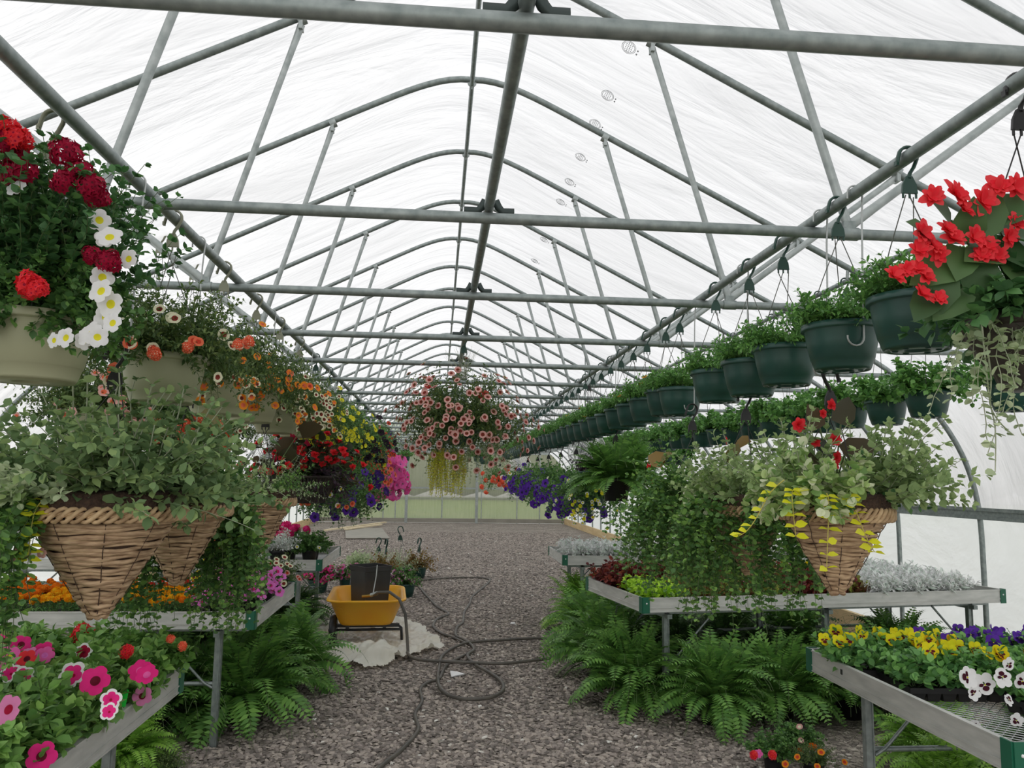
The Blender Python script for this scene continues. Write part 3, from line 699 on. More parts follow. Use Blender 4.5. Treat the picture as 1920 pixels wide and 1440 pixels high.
def strand(r, pts, leafmat, size, seed, name='trailing_strand', leaf=LEAF, n=18, per=2, stem='stem_yellow', side=.9):
    """one hanging shoot with leaf pairs"""
    P = A(*pts); u = np.linspace(0, 1, n); k = np.linspace(0, 1, len(P)); Q = np.stack([np.interp(u, k, P[:, i]) for i in range(3)], 1)
    for _ in range(3): Q[1:-1] = (Q[:-2] + 2 * Q[1:-1] + Q[2:]) / 4
    g = G(); tube(g, Q, np.linspace(.0022, .0012, n), 5, 1); r_ = np.random.default_rng(seed); T = []; D = []
    for i in range(1, n):
        for q in range(per): T.append(Q[i]); D.append([(1 if q % 2 else -1) * side, r_.uniform(-.6, .1), r_.uniform(-.15, .25)])
    T = A(*T); D = A(*D); scatter(g, leaf, frames(norm(D), norm(A(0, -.5, 1) + r_.normal(0, .3, D.shape))), T, size * r_.uniform(.75, 1.1, len(T)))
    return link(name, g.mesh(name, [leafmat, stem]), r)
def pxstrand(r, pp, Y, *a, **k): return strand(r, [tuple(atl(r, x, y, Y)) for x, y in pp], *a, **k)
pxstrand(r, [(1500, 930), (1480, 905), (1485, 925), (1488, 975), (1492, 1005)], 2.42, 'leaf_yellow', .040, 1, n=8)
pxstrand(r, [(1550, 925), (1556, 935), (1552, 1000), (1550, 1065)], 2.40, 'leaf_yellow', .040, 2, n=9)
pxstrand(r, [(1585, 925), (1600, 940), (1612, 980), (1630, 1022), (1640, 1035)], 2.42, 'leaf_yellow', .040, 3, n=9)
pxstrand(r, [(1470, 900), (1440, 920), (1425, 965), (1400, 1000), (1385, 1005)], 2.48, 'leaf_yellow', .034, 4, n=10, per=1)
def begonia(r, leaves, flowers, Y, leafmat='leaf_begonia', key='begonia:scarlet', fs=.026, stemto=None):
    """big lop-sided leaves on stalks and the flowers among them; leaves = (px, py, length, angle in the picture plane)"""
    leaves = [(x, y, L * .88, an) for x, y, L, an in leaves]; g = G(); r_ = np.random.default_rng(int(Y * 100)); V = A([0, 0, 0], [-.34, .02, .03], [-.42, .4, .09], [-.2, .8, .05], [.08, 1.05, -.06], [.34, .7, .06], [.38, .3, .08], [.26, .02, .03], [0, .3, -.01], [.03, .65, -.01])
    F = [(np.array([[0, 8, 1], [1, 8, 2], [2, 9, 3], [3, 9, 4], [4, 9, 5], [5, 9, 6], [6, 8, 7], [7, 8, 0], [8, 9, 2], [9, 8, 6]]), 0)]
    for x, y, L, an in leaves:
        p = atl(r, x, y, Y); d = A(math.cos(math.radians(an)), r_.uniform(-.5, .2), math.sin(math.radians(an))); scatter(g, (V, F), frames(norm(d)[None], norm(A(r_.uniform(-.4, .4), -.9, .6))[None]), p[None] - norm(d) * L * .3, np.array([L]))
        b = A(0, 0, 0) if stemto is None else A(*stemto); q = p - norm(d) * L * .3; tube(g, [b * .6 + A(q[0], q[1], 0) * .25, (b + q) / 2 + A(0, 0, .02), q], .0028, 5, 1)
    link('begonia_foliage', g.mesh('begonia_foliage', [leafmat, 'stem_green']), r)
    me = flower_mesh(key)
    for x, y, s_ in flowers:
        d = norm(A(r_.uniform(-.5, .5), -1, r_.uniform(-.2, .6))[None]); link('flower', me, r, atl(r, x, y, Y - .02), face_frames(d, r_)[0], fs * s_)
begonia(r, [(1580, 780, .12, 70), (1530, 790, .10, 120), (1600, 845, .13, 25), (1545, 840, .1, 160), (1520, 860, .09, 200), (1590, 900, .09, -20)],
        [(1497, 796, 1.15), (1558, 760, .9), (1565, 824, 1), (1568, 856, .9), (1562, 872, .9), (1530, 830, .7), (1542, 775, .7)], 2.6)
# right: second and third cones covered by small-leaved creepers
r = cone('woven cone basket hidden by small-leaved green creeper, second of the cones on the right', XR, 3.4, 1.5, .185, .31, 4, hz=1.975)
fol(r, 'creeper_foliage', [spray(311, 190, .52, .17, (-5, 50), 11, 16, 3, 'LEAFR', .030, .2, .35, .0011)[0]], ['leaf_creeper', 'stem_green'])
fol(r, 'sage_foliage', [spray(312, 60, .30, .12, (25, 88), 1.0, 9, 4, 'LEAF', .040, .4, .25, .002)[0]], SW)
fol(r, 'variegated_foliage', [spray(313, 50, .22, .12, (0, 70), 2.5, 7, 3, 'LEAFR', .04, .4, .3, .0018, az=(160, 330))[0]], ['leaf_variegated', 'stem_pale'])
begonia(r, [(1340, 828, .15, 170), (1370, 850, .15, 20)], [(1378, 820, .9), (1335, 850, 1), (1342, 862, .9), (1354, 862, .8)], 3.3, 'leaf_bronze')
r = cone('woven cone basket under a mass of fine creeper, third cone on the right', XR, 4.15, 1.48, .185, .31, 5, hz=1.975)
fol(r, 'creeper_foliage', [spray(321, 230, .54, .17, (-5, 60), 9, 16, 3, 'LEAFR', .030, .2, .35, .0011)[0], spray(322, 120, .3, .15, (20, 80), 3, 10, 4, 'LEAFR', .028, .2, .35, .0011)[0]], ['leaf_creeper', 'stem_green'])
begonia(r, [(1285, 862, .14, 165), (1300, 860, .11, 30)], [(1262, 874, 1.0), (1275, 902, .8)], 4.0, 'leaf_bronze')
for i, (y, zb) in enumerate(((2.42, 2.06), (2.66, 1.99), (3.4, 1.99), (4.15, 1.99), (6.1, 2.02), (7.0, 1.96), (7.8, 1.96), (8.8, 1.96), (9.8, 1.96), (10.9, 1.96), (12.1, 1.96), (16.4, 1.96))):
    lab = 'empty galvanised wire hook with a J end in front of the green pots' if i == 0 else 'long wire hook on the right rail, %s of those holding lower baskets' % ordn(i)
    jwire(XR, y + .0 if i == 0 else y, RZ, zb, lab)
# fern basket, then flower baskets beneath the right rail
PINNA = (A([0, 0, 0], [-.16, .3, .02], [0, .35, -.015], [.16, .3, .02], [0, 1, -.06]), LEAFD[1])
def fern(seed, n, L, el=(25, 85), droop=3.2, pairs=26, w=.16, pos=None):
    r_ = np.random.default_rng(seed); ph = r_.random(n) * 2 * PI; e = np.radians(el[0] + (el[1] - el[0]) * r_.random(n) ** .8); ll = L * r_.uniform(.6, 1.1, n)
    K = pairs; p = np.stack([np.cos(ph), np.sin(ph), ph * 0], -1) * .04; d = np.stack([np.cos(ph) * np.cos(e), np.sin(ph) * np.cos(e), np.sin(e)], -1); Pn = [p]; Dn = [d]; sd = r_.normal(0, .5, (n, 3))
    for k in range(K): d = norm(d + (A(0, 0, -1) * droop * (k / K * 1.6) + sd) * (ll / K)[:, None]); p = p + d * (ll / K)[:, None]; Pn.append(p); Dn.append(d)
    P = np.stack(Pn, 1); D = np.stack(Dn, 1); g = G(); a3 = np.arange(3) * 2 * PI / 3; off = np.stack([np.cos(a3), np.sin(a3), a3 * 0], -1) * .0013
    V = (P[:, :, None] + off).reshape(n, -1, 3); F = np.array([(i * 3 + q, i * 3 + (q + 1) % 3, (i + 1) * 3 + (q + 1) % 3, (i + 1) * 3 + q) for i in range(K) for q in range(3)])
    g.v.append(V.reshape(-1, 3)); g.f.append(((F[None] + (np.arange(n) * (K + 1) * 3)[:, None, None]).reshape(-1, 4), 1, True)); g.n += n * (K + 1) * 3
    f = np.linspace(0, 1, K + 1)[2:]; wd = np.sin(np.clip(f * 1.02 + .12, 0, 1) * PI) ** .6; T = P[:, 2:]; Dd = D[:, 2:]; S_ = norm(np.cross(Dd, A(0, 0, 1) + r_.normal(0, .25, (n, 1, 3)) + 0 * Dd)); U = np.cross(S_, Dd)
    for s in (-1, 1):
        ld = norm(S_ * s + Dd * .35 - A(0, 0, .1)); m = T.shape[0] * T.shape[1]
        sz = (w * .33 * wd[None, :] * (ll / L)[:, None] * r_.uniform(.85, 1.1, (n, K - 1))).reshape(-1)
        scatter(g, PINNA, frames(ld.reshape(-1, 3), U.reshape(-1, 3)), T.reshape(-1, 3), np.stack([sz * 1.35, sz, sz], -1))
    return g
r = basket('fern_basket', 'hanging fern basket with long arching fronds under the green pots', 'hanging fern', 'fernpot', XR + .02, 6.1, 1.60, 2.0, None, 'lower right hanging baskets', 0, 'black', 'hanger_black')
fol(r, 'fronds', [fern(401, 170, .46, (-5, 76), 4.6, w=.24)], ['leaf_fern', 'stem_green'], loc=(0, 0, .16))
CALF = {}
def calfol(k, seed, n, L, el, droop, mats, size=.024, leaf='LEAFN', r0=.1, nodes=9, per=3):
    if k not in CALF:
        b = spray(seed, n, L, r0, el, droop, nodes, per, leaf, size, .4, .35, .0011); CALF[k] = (fol_mesh('foliage', [b[0]], mats), b)
    return CALF[k]
def flower_basket(name, label, x, y, rimz, hookz, k, keys, nfl, fsize, group, seed, pot='green', hook='black', wmat='hanger_wire', rz=0, mind=.035, scale=1, merged=None, frontbias=True):
    me, b = CALF[k]; r_ = np.random.default_rng(seed); r = basket(name, label, 'hanging basket', pot, x, y, rimz, hookz, me, group, rz, hook, wmat)
    rim = POTS[pot][2]; T = b[1]; Tm = b[3]; rad = np.linalg.norm(Tm * A(1, 1, .8), axis=1)
    Dn = outward(Tm, (0, 0, -.05), .25); cam = norm(A(-x, -y, H - rimz)); cz = rotz(-rz) @ cam
    bias = rad / rad.max() * 1.2 + (Dn @ cz) * (.5 if frontbias else 0)
    tot = 0
    for (key, share) in keys:
        idx = pick(r_, Tm, int(nfl * share), mind, bias=bias + r_.random(len(Tm)) * .5)
        pp = Tm[idx] + A(0, 0, rim) + Dn[idx] * .012
        dd = norm(Dn[idx] + cz * .5)
        if merged: 
            kk = key.split(':'); g = merged_flowers(pp, dd, CALIB_LO, fsize, r_); link(merged, g.mesh(merged, ['petal_' + kk[1], 'petal_' + kk[2]]), r)
        else: put_flowers(r, pp, dd, key, fsize, r_)
    return r
gl = 'lower right hanging baskets'
calfol('petu', 410, 150, .36, (-15, 75), 4.5, ['leaf_mid', 'stem_green'], .04, 'LEAF')
calfol('petu2', 411, 150, .38, (-15, 75), 4.5, ['leaf_mid', 'stem_green'], .04, 'LEAF')
flower_basket('flower_basket', 'hanging basket of tiny white and lemon flowers beside the hanging fern', XR, 7.0, 1.50, 1.95, 'petu', [('calib:white:lemon', .6), ('calib:lemon:yellow', .4)], 60, .016, gl, 1)
for i, y in enumerate((7.8, 8.8, 9.8, 10.9, 12.1)):
    flower_basket('flower_basket', 'hanging basket of dark purple petunias, %s of the purple ones from the hanging fern' % ordn(i + 1), XR, y, 1.53 + .01 * i, 1.95, ('petu', 'petu2')[i % 2], [('petunia:purple:violetdark', 1)], 46, .042, gl, 3 + i, rz=i)
flower_basket('flower_basket', 'hanging basket of coral geraniums at the far end of the purple petunias', XR - .1, 16.4, 1.62, 1.95, 'petu2', [('geranium:coral:red', .7), ('calib:white:lemon', .3)], 34, .055, gl, 12)
g = spray(420, 34, .14, .07, (20, 88), 1.0, 5, 3, 'LEAF', .045, .5, .3)[0]
r = basket('foliage_basket', 'hanging basket of blackish leaves just above and behind the hanging fern', 'hanging basket', 'small', XR + .06, 7.45, 1.67, None, fol_mesh('foliage', [g], ['leaf_black', 'stem_green']), gl)
add_hanger(r, .1, .13, RZ - 1.67 + .13, 'black', 'hanger_black')
# brown pot with begonia and silver trailers, near right
MP, R_, rim_ = POTS['brown']
MP.transform(Matrix.Diagonal((1, 1, .70, 1))); POTS['brown'] = (MP, .155, .235 * .70)
r = basket('hanging_pot', 'ribbed brown hanging pot of red begonias with silver trailing leaves, at the right edge', 'hanging pot', 'brown', XR + .015, 1.69, 1.975, RZ, None, 'green pots along the upper right rail', 0, 'black', 'hanger_black')
begonia(r, [(1740, 445, .11, 160), (1765, 500, .13, 215), (1800, 480, .12, 250), (1770, 400, .1, 150), (1840, 420, .13, 60), (1880, 400, .14, 20), (1905, 440, .12, -20), (1850, 480, .12, 200), (1740, 560, .10, 240), (1900, 500, .12, -60), (1815, 430, .11, 100), (1760, 540, .12, 260), (1835, 520, .13, 280), (1885, 470, .12, 330), (1790, 560, .11, 230)],
        [(1747, 370, 1.1), (1790, 366, 1.4), (1806, 392, 1.1), (1843, 378, 1.3), (1872, 352, 1.2), (1900, 352, 1.3), (1728, 438, 1.1), (1748, 462, 1), (1786, 448, 1.1), (1775, 430, .9), (1826, 446, 1.1), (1760, 478, .9), (1852, 462, 1), (1890, 445, 1), (1676, 518, 1.1), (1700, 505, .8), (1722, 505, .9), (1728, 552, 1), (1760, 560, .8), (1905, 420, 1), (1840, 480, 1.0), (1725, 470, 1.0), (1870, 480, .9), (1735, 520, .9)], 1.62, 'leaf_begonia_green', 'begoniastar:scarlet', .03, stemto=(0, 0, .1))
fol(r, 'silver_foliage', [spray(431, 30, .34, .13, (-20, 40), 14, 16, 2, 'LEAFR', .026, .2, .4, .0012, az=(185, 330))[0]], ['leaf_silver', 'stem_pale'], loc=(0, 0, .15))
fol(r, 'green_foliage', [spray(433, 70, .2, .1, (10, 80), 3, 7, 4, 'LEAF', .05, .2, .4, .0012)[0]], ['leaf_dark', 'stem_green'], loc=(0, 0, .15))
pxstrand(r, [(1840, 600), (1850, 700), (1856, 760), (1868, 800), (1866, 885)], 1.62, 'leaf_silver', .022, 9, n=16, per=1, leaf=LEAFR, stem='stem_pale')
pxstrand(r, [(1850, 650), (1862, 720), (1850, 760), (1880, 800), (1900, 815)], 1.62, 'leaf_silver', .02, 10, n=14, per=1, leaf=LEAFR, stem='stem_pale')
# ------------------------------------------------------------------ centre basket
calfol('centre', 500, 460, .40, (-22, 88), 2.4, ['leaf_calib', 'stem_green'], .034, 'LEAFN', .13, 10, 4)
r = flower_basket('flower_basket', 'big round hanging basket of blush flowers with dark centres under the middle pipe', CX - .01, 5.35, 1.96, RZ, 'centre', [('calib:blush:brown', 1)], 98, .022, None, 50, mind=.062, hook='green', frontbias=True)
b = CALF['centre'][1]; r_ = np.random.default_rng(51); rad = np.linalg.norm(b[3], axis=1); Dn = outward(b[3], (0, 0, -.05), .2)
idx = pick(r_, b[3], 150, .05, bias=rad + r_.random(len(rad)) * .15); g = merged_flowers(b[3][idx] + A(0, 0, .155) + Dn[idx] * .01, Dn[idx], CALIB, .021, r_)
tagp(link('blossoms', g.mesh('blossoms', ['petal_blush', 'petal_brown']), r), kind='stuff')
for x, y in ((805, 711), (802, 726), (797, 750), (910, 738), (903, 745), (898, 735)):
    link('geranium_flower', flower_mesh('geranium:scarlet:red'), r, atl(r, x, y, 5.2), None, .024)
fol(r, 'sedum_trails', [spray(503, 90, .30, .09, (-50, 0), 30, 14, 5, 'LEAFD', .017, .2, .5, .0016, pos=(-.02, -.02, 0))[0]], ['leaf_sedum', 'stem_yellow'], loc=(-.07, 0, -.02))
fol(r, 'silver_trails', [spray(504, 40, .28, .10, (-50, 20), 9, 12, 2, 'LEAFR', .018, .2, .5, .0011, pos=(.1, -.02, 0))[0]], ['leaf_silver', 'stem_pale'], loc=(.02, 0, .02))
g = spray(505, 60, .22, .02, (60, 88), .2, 8, 1, 'LEAFDN', .008, .2, .3, .0007)[0]; fol(r, 'grassy_stems', [g], ['stem_pale', 'stem_pale'], loc=(0, 0, .45))
for i, (x, y, z, s) in enumerate(((XL, 24.0, 2.22, 1), (XR, 24, 2.16, 1), (XR - .25, 22.3, 2.2, 1))):
    basket('hanging_pot', ('lone green pot hanging near the far end at the left', 'green hanging pot near the far wall right of the big centre basket', 'green pot of greyish greens low behind the centre basket')[i], 'hanging pot', 'green', x, y, z, RZ if i != 2 else None, OUTF[i], 'far hanging pots').scale = (1.35, 1.35, 1) if i == 2 else (1.2, 1.2, 1)
# ------------------------------------------------------------------ upper left row of flower baskets
gu = 'flower baskets along the upper left rail'
calfol('mix1', 600, 300, .42, (66, 90), .4, ['leaf_dark', 'stem_green'], .038, 'LEAF', .13, 11, 4)
me, b = CALF['mix1']
r = basket('flower_basket', 'olive hanging basket with crimson clusters and white flowers, nearest at the left edge', 'hanging basket', 'olive', XL - .06, 2.18, 1.59 + .41, RZ, me, gu, .4, 'olive', 'hanger_wire')
r.children[-1].location.x += .06
fol(r, 'trailing_foliage', [spray(602, 220, .17, .13, (-30, 75), 2.0, 9, 4, 'LEAF', .034, .3, .35, .0011)[0]], ['leaf_mid', 'stem_green'], loc=(0, 0, .175))
rr = np.random.default_rng(61)
def px_flowers(r, key, name, items, Y, size, facek=.9):
    me = flower_mesh(key); rz = rotz(-r.rotation_euler[2])
    for x, y, s_ in items:
        p = rz @ atl(r, x, y, Y + rr.uniform(-.03, .03)); c = A(0, 0, .15); d = norm((rz @ A(rr.uniform(-.5, .5), -facek, rr.uniform(-.4, .5)))[None]); link(name, me, r, p, face_frames(d, rr)[0], size * s_)
px_flowers(r, 'verbena:crimson:maroon', 'verbena_flower', [(122, 285, 1.1), (30, 300, 1.2), (20, 330, 1.2), (120, 340, 1), (170, 350, 1.0), (182, 368, .9), (12, 265, 1), (205, 490, .9), (172, 478, .7), (150, 322, 1), (45, 320, 1)], 1.95, .036)
px_flowers(r, 'verbena:red:crimson', 'verbena_flower', [(58, 535, 1.1), (25, 255, 1), (10, 240, 1), (45, 262, .8), (70, 540, .8)], 1.93, .034)
px_flowers(r, 'petunia:white:lemon', 'petunia_flower', [(186, 413, 1), (205, 443, 1.1), (195, 447, .8), (240, 485, .9), (188, 545, 1.1), (206, 570, 1.2), (198, 595, 1), (168, 625, 1.2), (122, 633, .9), (30, 352, .9), (192, 520, 1), (155, 640, .8), (210, 605, .9), (183, 632, .9), (100, 638, .7)], 1.93, .027)
calfol('cal1', 610, 330, .27, (0, 88), 2.4, ['leaf_calib', 'stem_green'], .032, 'LEAFN', .13, 9, 4)
calfol('cal2', 611, 330, .28, (-5, 88), 2.6, ['leaf_calib', 'stem_green'], .032, 'LEAFN', .13, 9, 4)
calfol('cal3', 612, 330, .30, (-25, 80), 3.6, ['leaf_mid', 'stem_green'], .034, 'LEAFN', .13, 9, 4)
LR = [(3.00, 'olive', 'cal1', [('calib:cream:brown', .55), ('calib:coral:rust', .3), ('verbena:coral:cream', .15)], 34, .021, 'olive hanging basket with cream and brown trumpet flowers, second from the left edge', 'olive'),
      (3.72, 'olive', 'cal2', [('calib:cream:brown', .4), ('calib:orange:coral', .6)], 60, .019, 'olive hanging basket of cream and orange small trumpets, third along the upper left rail', 'olive'),
      (4.38, 'olive', 'cal1', [('calib:orange:coral', .75), ('calib:coral:rust', .25)], 75, .021, 'olive hanging basket of bright orange flowers, fourth along the upper left rail', 'olive'),
      (5.02, 'olive', 'cal2', [('calib:cream:brown', .9), ('calib:orange:coral', .1)], 98, .020, 'hanging basket of cream flowers with dark throats, fifth along the upper left rail', 'olive'),
      (5.75, 'olive', 'cal1', [('calib:cream:brown', .8), ('calib:orange:coral', .2)], 95, .020, 'hanging basket of peach and cream flowers, sixth along the upper left rail', 'olive'),
      (6.5, 'green', 'cal3', [('calib:lemon:lemon', .7), ('calib:cream:brown', .3)], 95, .021, 'hanging basket of lemon and cream flowers, seventh along the upper left rail', 'green'),
      (7.3, 'green', 'cal3', [('calib:lemon:lemon', 1)], 99, .022, 'hanging basket of lemon yellow flowers, eighth along the upper left rail', 'green'),
      (8.1, 'green', 'cal2', [('calib:lemon:yellow', 1)], 75, .023, 'hanging basket of yellow flowers, ninth along the upper left rail', 'green'),
      (9.0, 'green', 'petu', [('petunia:blackish:blackish', 1)], 40, .036, 'hanging basket of nearly black petunias behind the yellow baskets', 'green'),
      (9.9, 'green', 'petu2', [('petunia:blackish:violetdark', .7), ('calib:lemon:yellow', .3)], 50, .034, 'hanging basket mixing black petunias and some yellow, upper left rail', 'green'),
      (10.9, 'green', 'cal3', [('calib:rust:brown', 1)], 75, .026, 'hanging basket of rust red flowers far along the upper left rail', 'green'),
      (12.1, 'green', 'petu', [('petunia:violetdark:purple', 1)], 60, .040, 'hanging basket of dark violet petunias at the far end of the upper left rail', 'green')]
for i, (y, pot, k, keys, n, fs, lab, hk) in enumerate(LR):
    r = flower_basket('flower_basket', lab, XL, y, 2.02 + .012 * (i % 3), RZ, k, keys, n, fs, gu, 70 + i, pot, hk, rz=i * 1.3, mind=.03)
    if i == 0: r.children[0].rotation_euler[1] = .10
    if y > 8.5: r.scale = (1.2, 1.2, 1.1); [setattr(c, 'scale', (.83, .83, .91)) for c in r.children if c.name.startswith('hanger')]
# outer left row, half hidden behind
go = 'flower baskets of the outer left row'
for i, (x, y, k, key, lab) in enumerate(((-2.15, 5.15, 'cal2', 'calib:blush:coral', 'hanging basket of pale pink flowers behind the olive baskets, left outer row'), (-2.1, 5.9, 'cal3', 'verbena:coral:cream', 'dark leafy hanging basket with salmon clusters behind the olive baskets'), (-2.1, 6.7, 'cal2', 'verbena:coral:orange', 'hanging basket with orange clusters, far back in the left outer row'), (-2.1, 7.6, 'cal1', 'calib:cream:brown', 'hanging basket of dull cream flowers in the left outer row, farthest back'))):
    r = flower_basket('flower_basket', lab, x, y, 1.93, None, k, [(key, 1)], 26, .022 if 'verbena' not in key else .035, go, 90 + i, 'olive', rz=i); r.scale = (1.25, 1.25, 1.25)
    add_hanger(r, .14, .175, (1.74 + H - 1.93) / 1.25 + .175 - .02, 'olive')
# ------------------------------------------------------------------ lower left row
DG = ['leaf_creeper', 'stem_green']
r = cone('large woven cone basket full of grey-green sage-like plants, nearest on the left', XL - .02, 2.62, 1.50, .235, .36, 7, hz=1.98)
for c in r.children:
    if c.name.startswith(('weave', 'rim_braid', 'stitching', 'liner')): pass
fol(r, 'sage_foliage', [spray(701, 130, .38, .17, (14, 75), .7, 10, 4, 'LEAF', .052, .35, .28, .0024)[0]], ['leaf_sage_dark', 'stem_pale'])
fol(r, 'tall_stems', [spray(702, 9, .42, .04, (72, 88), .2, 8, 3, 'LEAFR', .05, .4, .2, .0026, pos=(0, .06, 0))[0]], ['leaf_sage', 'stem_pale'])
fol(r, 'trailing_foliage', [spray(703, 46, .52, .1, (-5, 45), 13, 14, 3, 'LEAFR', .034, .2, .35, .0012, pos=(-.14, 0, 0), az=(120, 240))[0]], DG)
fol(r, 'variegated_foliage', [spray(704, 16, .2, .06, (10, 50), 3, 8, 3, 'LEAFR', .034, .2, .35, .0012, pos=(-.18, -.05, 0), az=(150, 270))[0]], ['leaf_silver', 'stem_pale'])
pxstrand(r, [(40, 925), (15, 940), (8, 975), (5, 1020), (2, 1040)], 2.5, 'leaf_yellow', .036, 21, n=9)
px_flowers(r, 'petunia:blush:cream', 'petunia_flower', [(40, 1035, 1), (30, 1050, .8), (78, 1037, .6)], 2.45, .025)
r = cone('woven cone basket with bright green creeper spilling from its right side, second on the left', XL, 3.3, 1.48, .19, .33, 8, hz=1.98)
fol(r, 'creeper_foliage', [spray(711, 190, .56, .12, (-10, 60), 12, 16, 3, 'LEAFR', .031, .2, .35, .0011, pos=(.10, -.02, 0), az=(-100, 90))[0]], DG)
fol(r, 'sage_foliage', [spray(712, 70, .30, .14, (15, 80), 1.2, 9, 4, 'LEAF', .040, .35, .28, .002)[0]], SW)
fol(r, 'green_foliage', [spray(713, 50, .26, .14, (10, 70), 2.5, 8, 4, 'LEAF', .04, .35, .28, .002)[0]], ['leaf_mid', 'stem_green'])
begonia(r, [(245, 790, .10, 165), (270, 785, .12, 20)], [(240, 808, .9), (272, 812, .8)], 3.2, 'leaf_bronze', 'begonia:red')
for pp in ([(455, 900), (470, 960), (452, 1040), (448, 1110), (444, 1185)], [(420, 900), (430, 980), (425, 1100), (422, 1180)], [(472, 950), (480, 1060), (470, 1160)]): pxstrand(r, pp, 3.15, 'leaf_creeper', .026, 30, n=22, per=1, leaf=LEAFR, stem='stem_green')
r = cone('woven cone basket under wispy silver twigs, third of the cones on the left', XL, 4.75, 1.47, .19, .33, 9, hz=1.98)
fol(r, 'silver_foliage', [spray(721, 50, .30, .12, (5, 70), 1.0, 10, 4, 'LEAFDN', .022, .35, .4, .0012)[0]], ['leaf_silver', 'stem_pale'])
fol(r, 'green_foliage', [spray(722, 70, .24, .14, (10, 70), 2.5, 9, 4, 'LEAFN', .03, .35, .28, .001)[0]], ['leaf_creeper', 'stem_green'])
fol(r, 'ivy_trails', [spray(723, 20, .42, .17, (-10, 30), 16, 12, 2, 'LEAFR', .036, .2, .35, .0012, az=(-70, 60))[0]], ['leaf_dark', 'stem_green'])
begonia(r, [(455, 850, .14, 10), (480, 835, .14, 140), (425, 800, .16, 170), (500, 870, .12, 0)], [(462, 815, 1.3), (425, 825, 1), (480, 840, 1.1), (500, 858, 1)], 4.6, 'leaf_begonia', 'begonia:crimson')
def begonia_clump(r, seed, n, rad, top, leafmat, key, fs, nf, z0):
    r_ = np.random.default_rng(seed); b = spray(seed, n, rad, .1, (5, 85), 1.2, 4, 2, 'LEAFR', .075, .5, .3, .003); fol(r, 'begonia_foliage', [b[0]], [leafmat, 'stem_green'], loc=(0, 0, z0))
    T = b[3]; Dn = outward(T, (0, 0, 0), .3); idx = pick(r_, T, nf, .045, bias=np.linalg.norm(T, axis=1) + Dn @ A(0, -.1, .05)); put_flowers(r, T[idx] + A(0, 0, z0) + Dn[idx] * .02, norm(Dn[idx] + A(0, -.6, 0)), key, fs, r_)
r = basket('flower_basket', 'wide black stick-sided hanging basket of red begonias, middle of the lower left row', 'hanging basket', 'blackbasket', XL, 6.15, 1.555, 1.98, None, 'lower left hanging baskets', 0, 'black', 'hanger_black')
r.scale = (1.25, 1.25, 1.15)
begonia_clump(r, 731, 70, .30, .3, 'leaf_begonia', 'begonia:red', .030, 70, .16)
fol(r, 'trailing_foliage', [spray(732, 40, .3, .15, (-5, 50), 6, 9, 3, 'LEAF', .034, .3, .3)[0]], ['leaf_black', 'stem_green'], loc=(0, 0, .17))
gl2 = 'lower left hanging baskets'
for i, (x, y, z, k, keys, n, fs, lab, sc_) in enumerate(((XL, 7.1, 1.50, 'cal3', [('calib:coral:rust', .6), ('calib:white:lemon', .4)], 30, .024, 'hanging basket of bright green leaves with few red and white flowers, beside the black basket', 1.05),
        (XL, 8.1, 1.47, 'petu', [('petunia:purple:violetdark', 1)], 26, .042, 'hanging basket of purple petunias on the left, nearer of two', 1.15),
        (XL, 9.2, 1.50, 'petu2', [('petunia:violetdark:purple', 1)], 34, .042, 'hanging basket of purple petunias on the left, farther of two', 1.2),
        (XL - .02, 10.2, 1.60, 'cal2', [('calib:coral:rust', 1)], 80, .028, 'hanging basket of rusty coral flowers in front of the pink ball', 1.25),
        (XL + .12, 11.5, 1.62, 'petu', [('petunia:hotpink:pink', 1)], 99, .058, 'large ball-shaped hanging basket of hot pink petunias at the end of the lower left row', 1.2))):
    r = flower_basket('flower_basket', lab, x, y, z, None, k, keys, n, fs, gl2, 120 + i, 'green', rz=i * 2.1, mind=.035); r.scale = (sc_,) * 3
    add_hanger(r, .12, .155, (1.99 - z) / sc_ + .155, 'black', 'hanger_black')
    if i == 4:
        b = CALF['petu'][1]; r_ = np.random.default_rng(3); Dn = outward(b[3], (0, 0, -.05), .1); idx = pick(r_, b[3], 190, .03, bias=np.linalg.norm(b[3], axis=1)); gb = merged_flowers(b[3][idx] + A(0, 0, .155), Dn[idx], PETUNIA, .055, r_); tagp(link('blossoms', gb.mesh('blossoms', ['petal_hotpink', 'petal_pink']), r), kind='stuff')
    if i in (1, 2): fol(r, 'trailing_foliage', [spray(740 + i, 90, .34, .12, (-40, 20), 8, 10, 3, 'LEAFN', .03, .2, .3)[0]], [('leaf_dark', 'leaf_black')[i - 1], 'stem_green'], loc=(0, 0, .13))
for i, y in enumerate((2.62, 3.3, 4.75, 6.15, 7.1, 8.1, 9.2, 10.2, 11.5)):
    jwire(XL, y + .012, RZ, 1.99, 'long wire hook on the left rail, %s from the camera' % ordn(i + 1))
for i, y in enumerate((2.42, 3.4)):
    pass
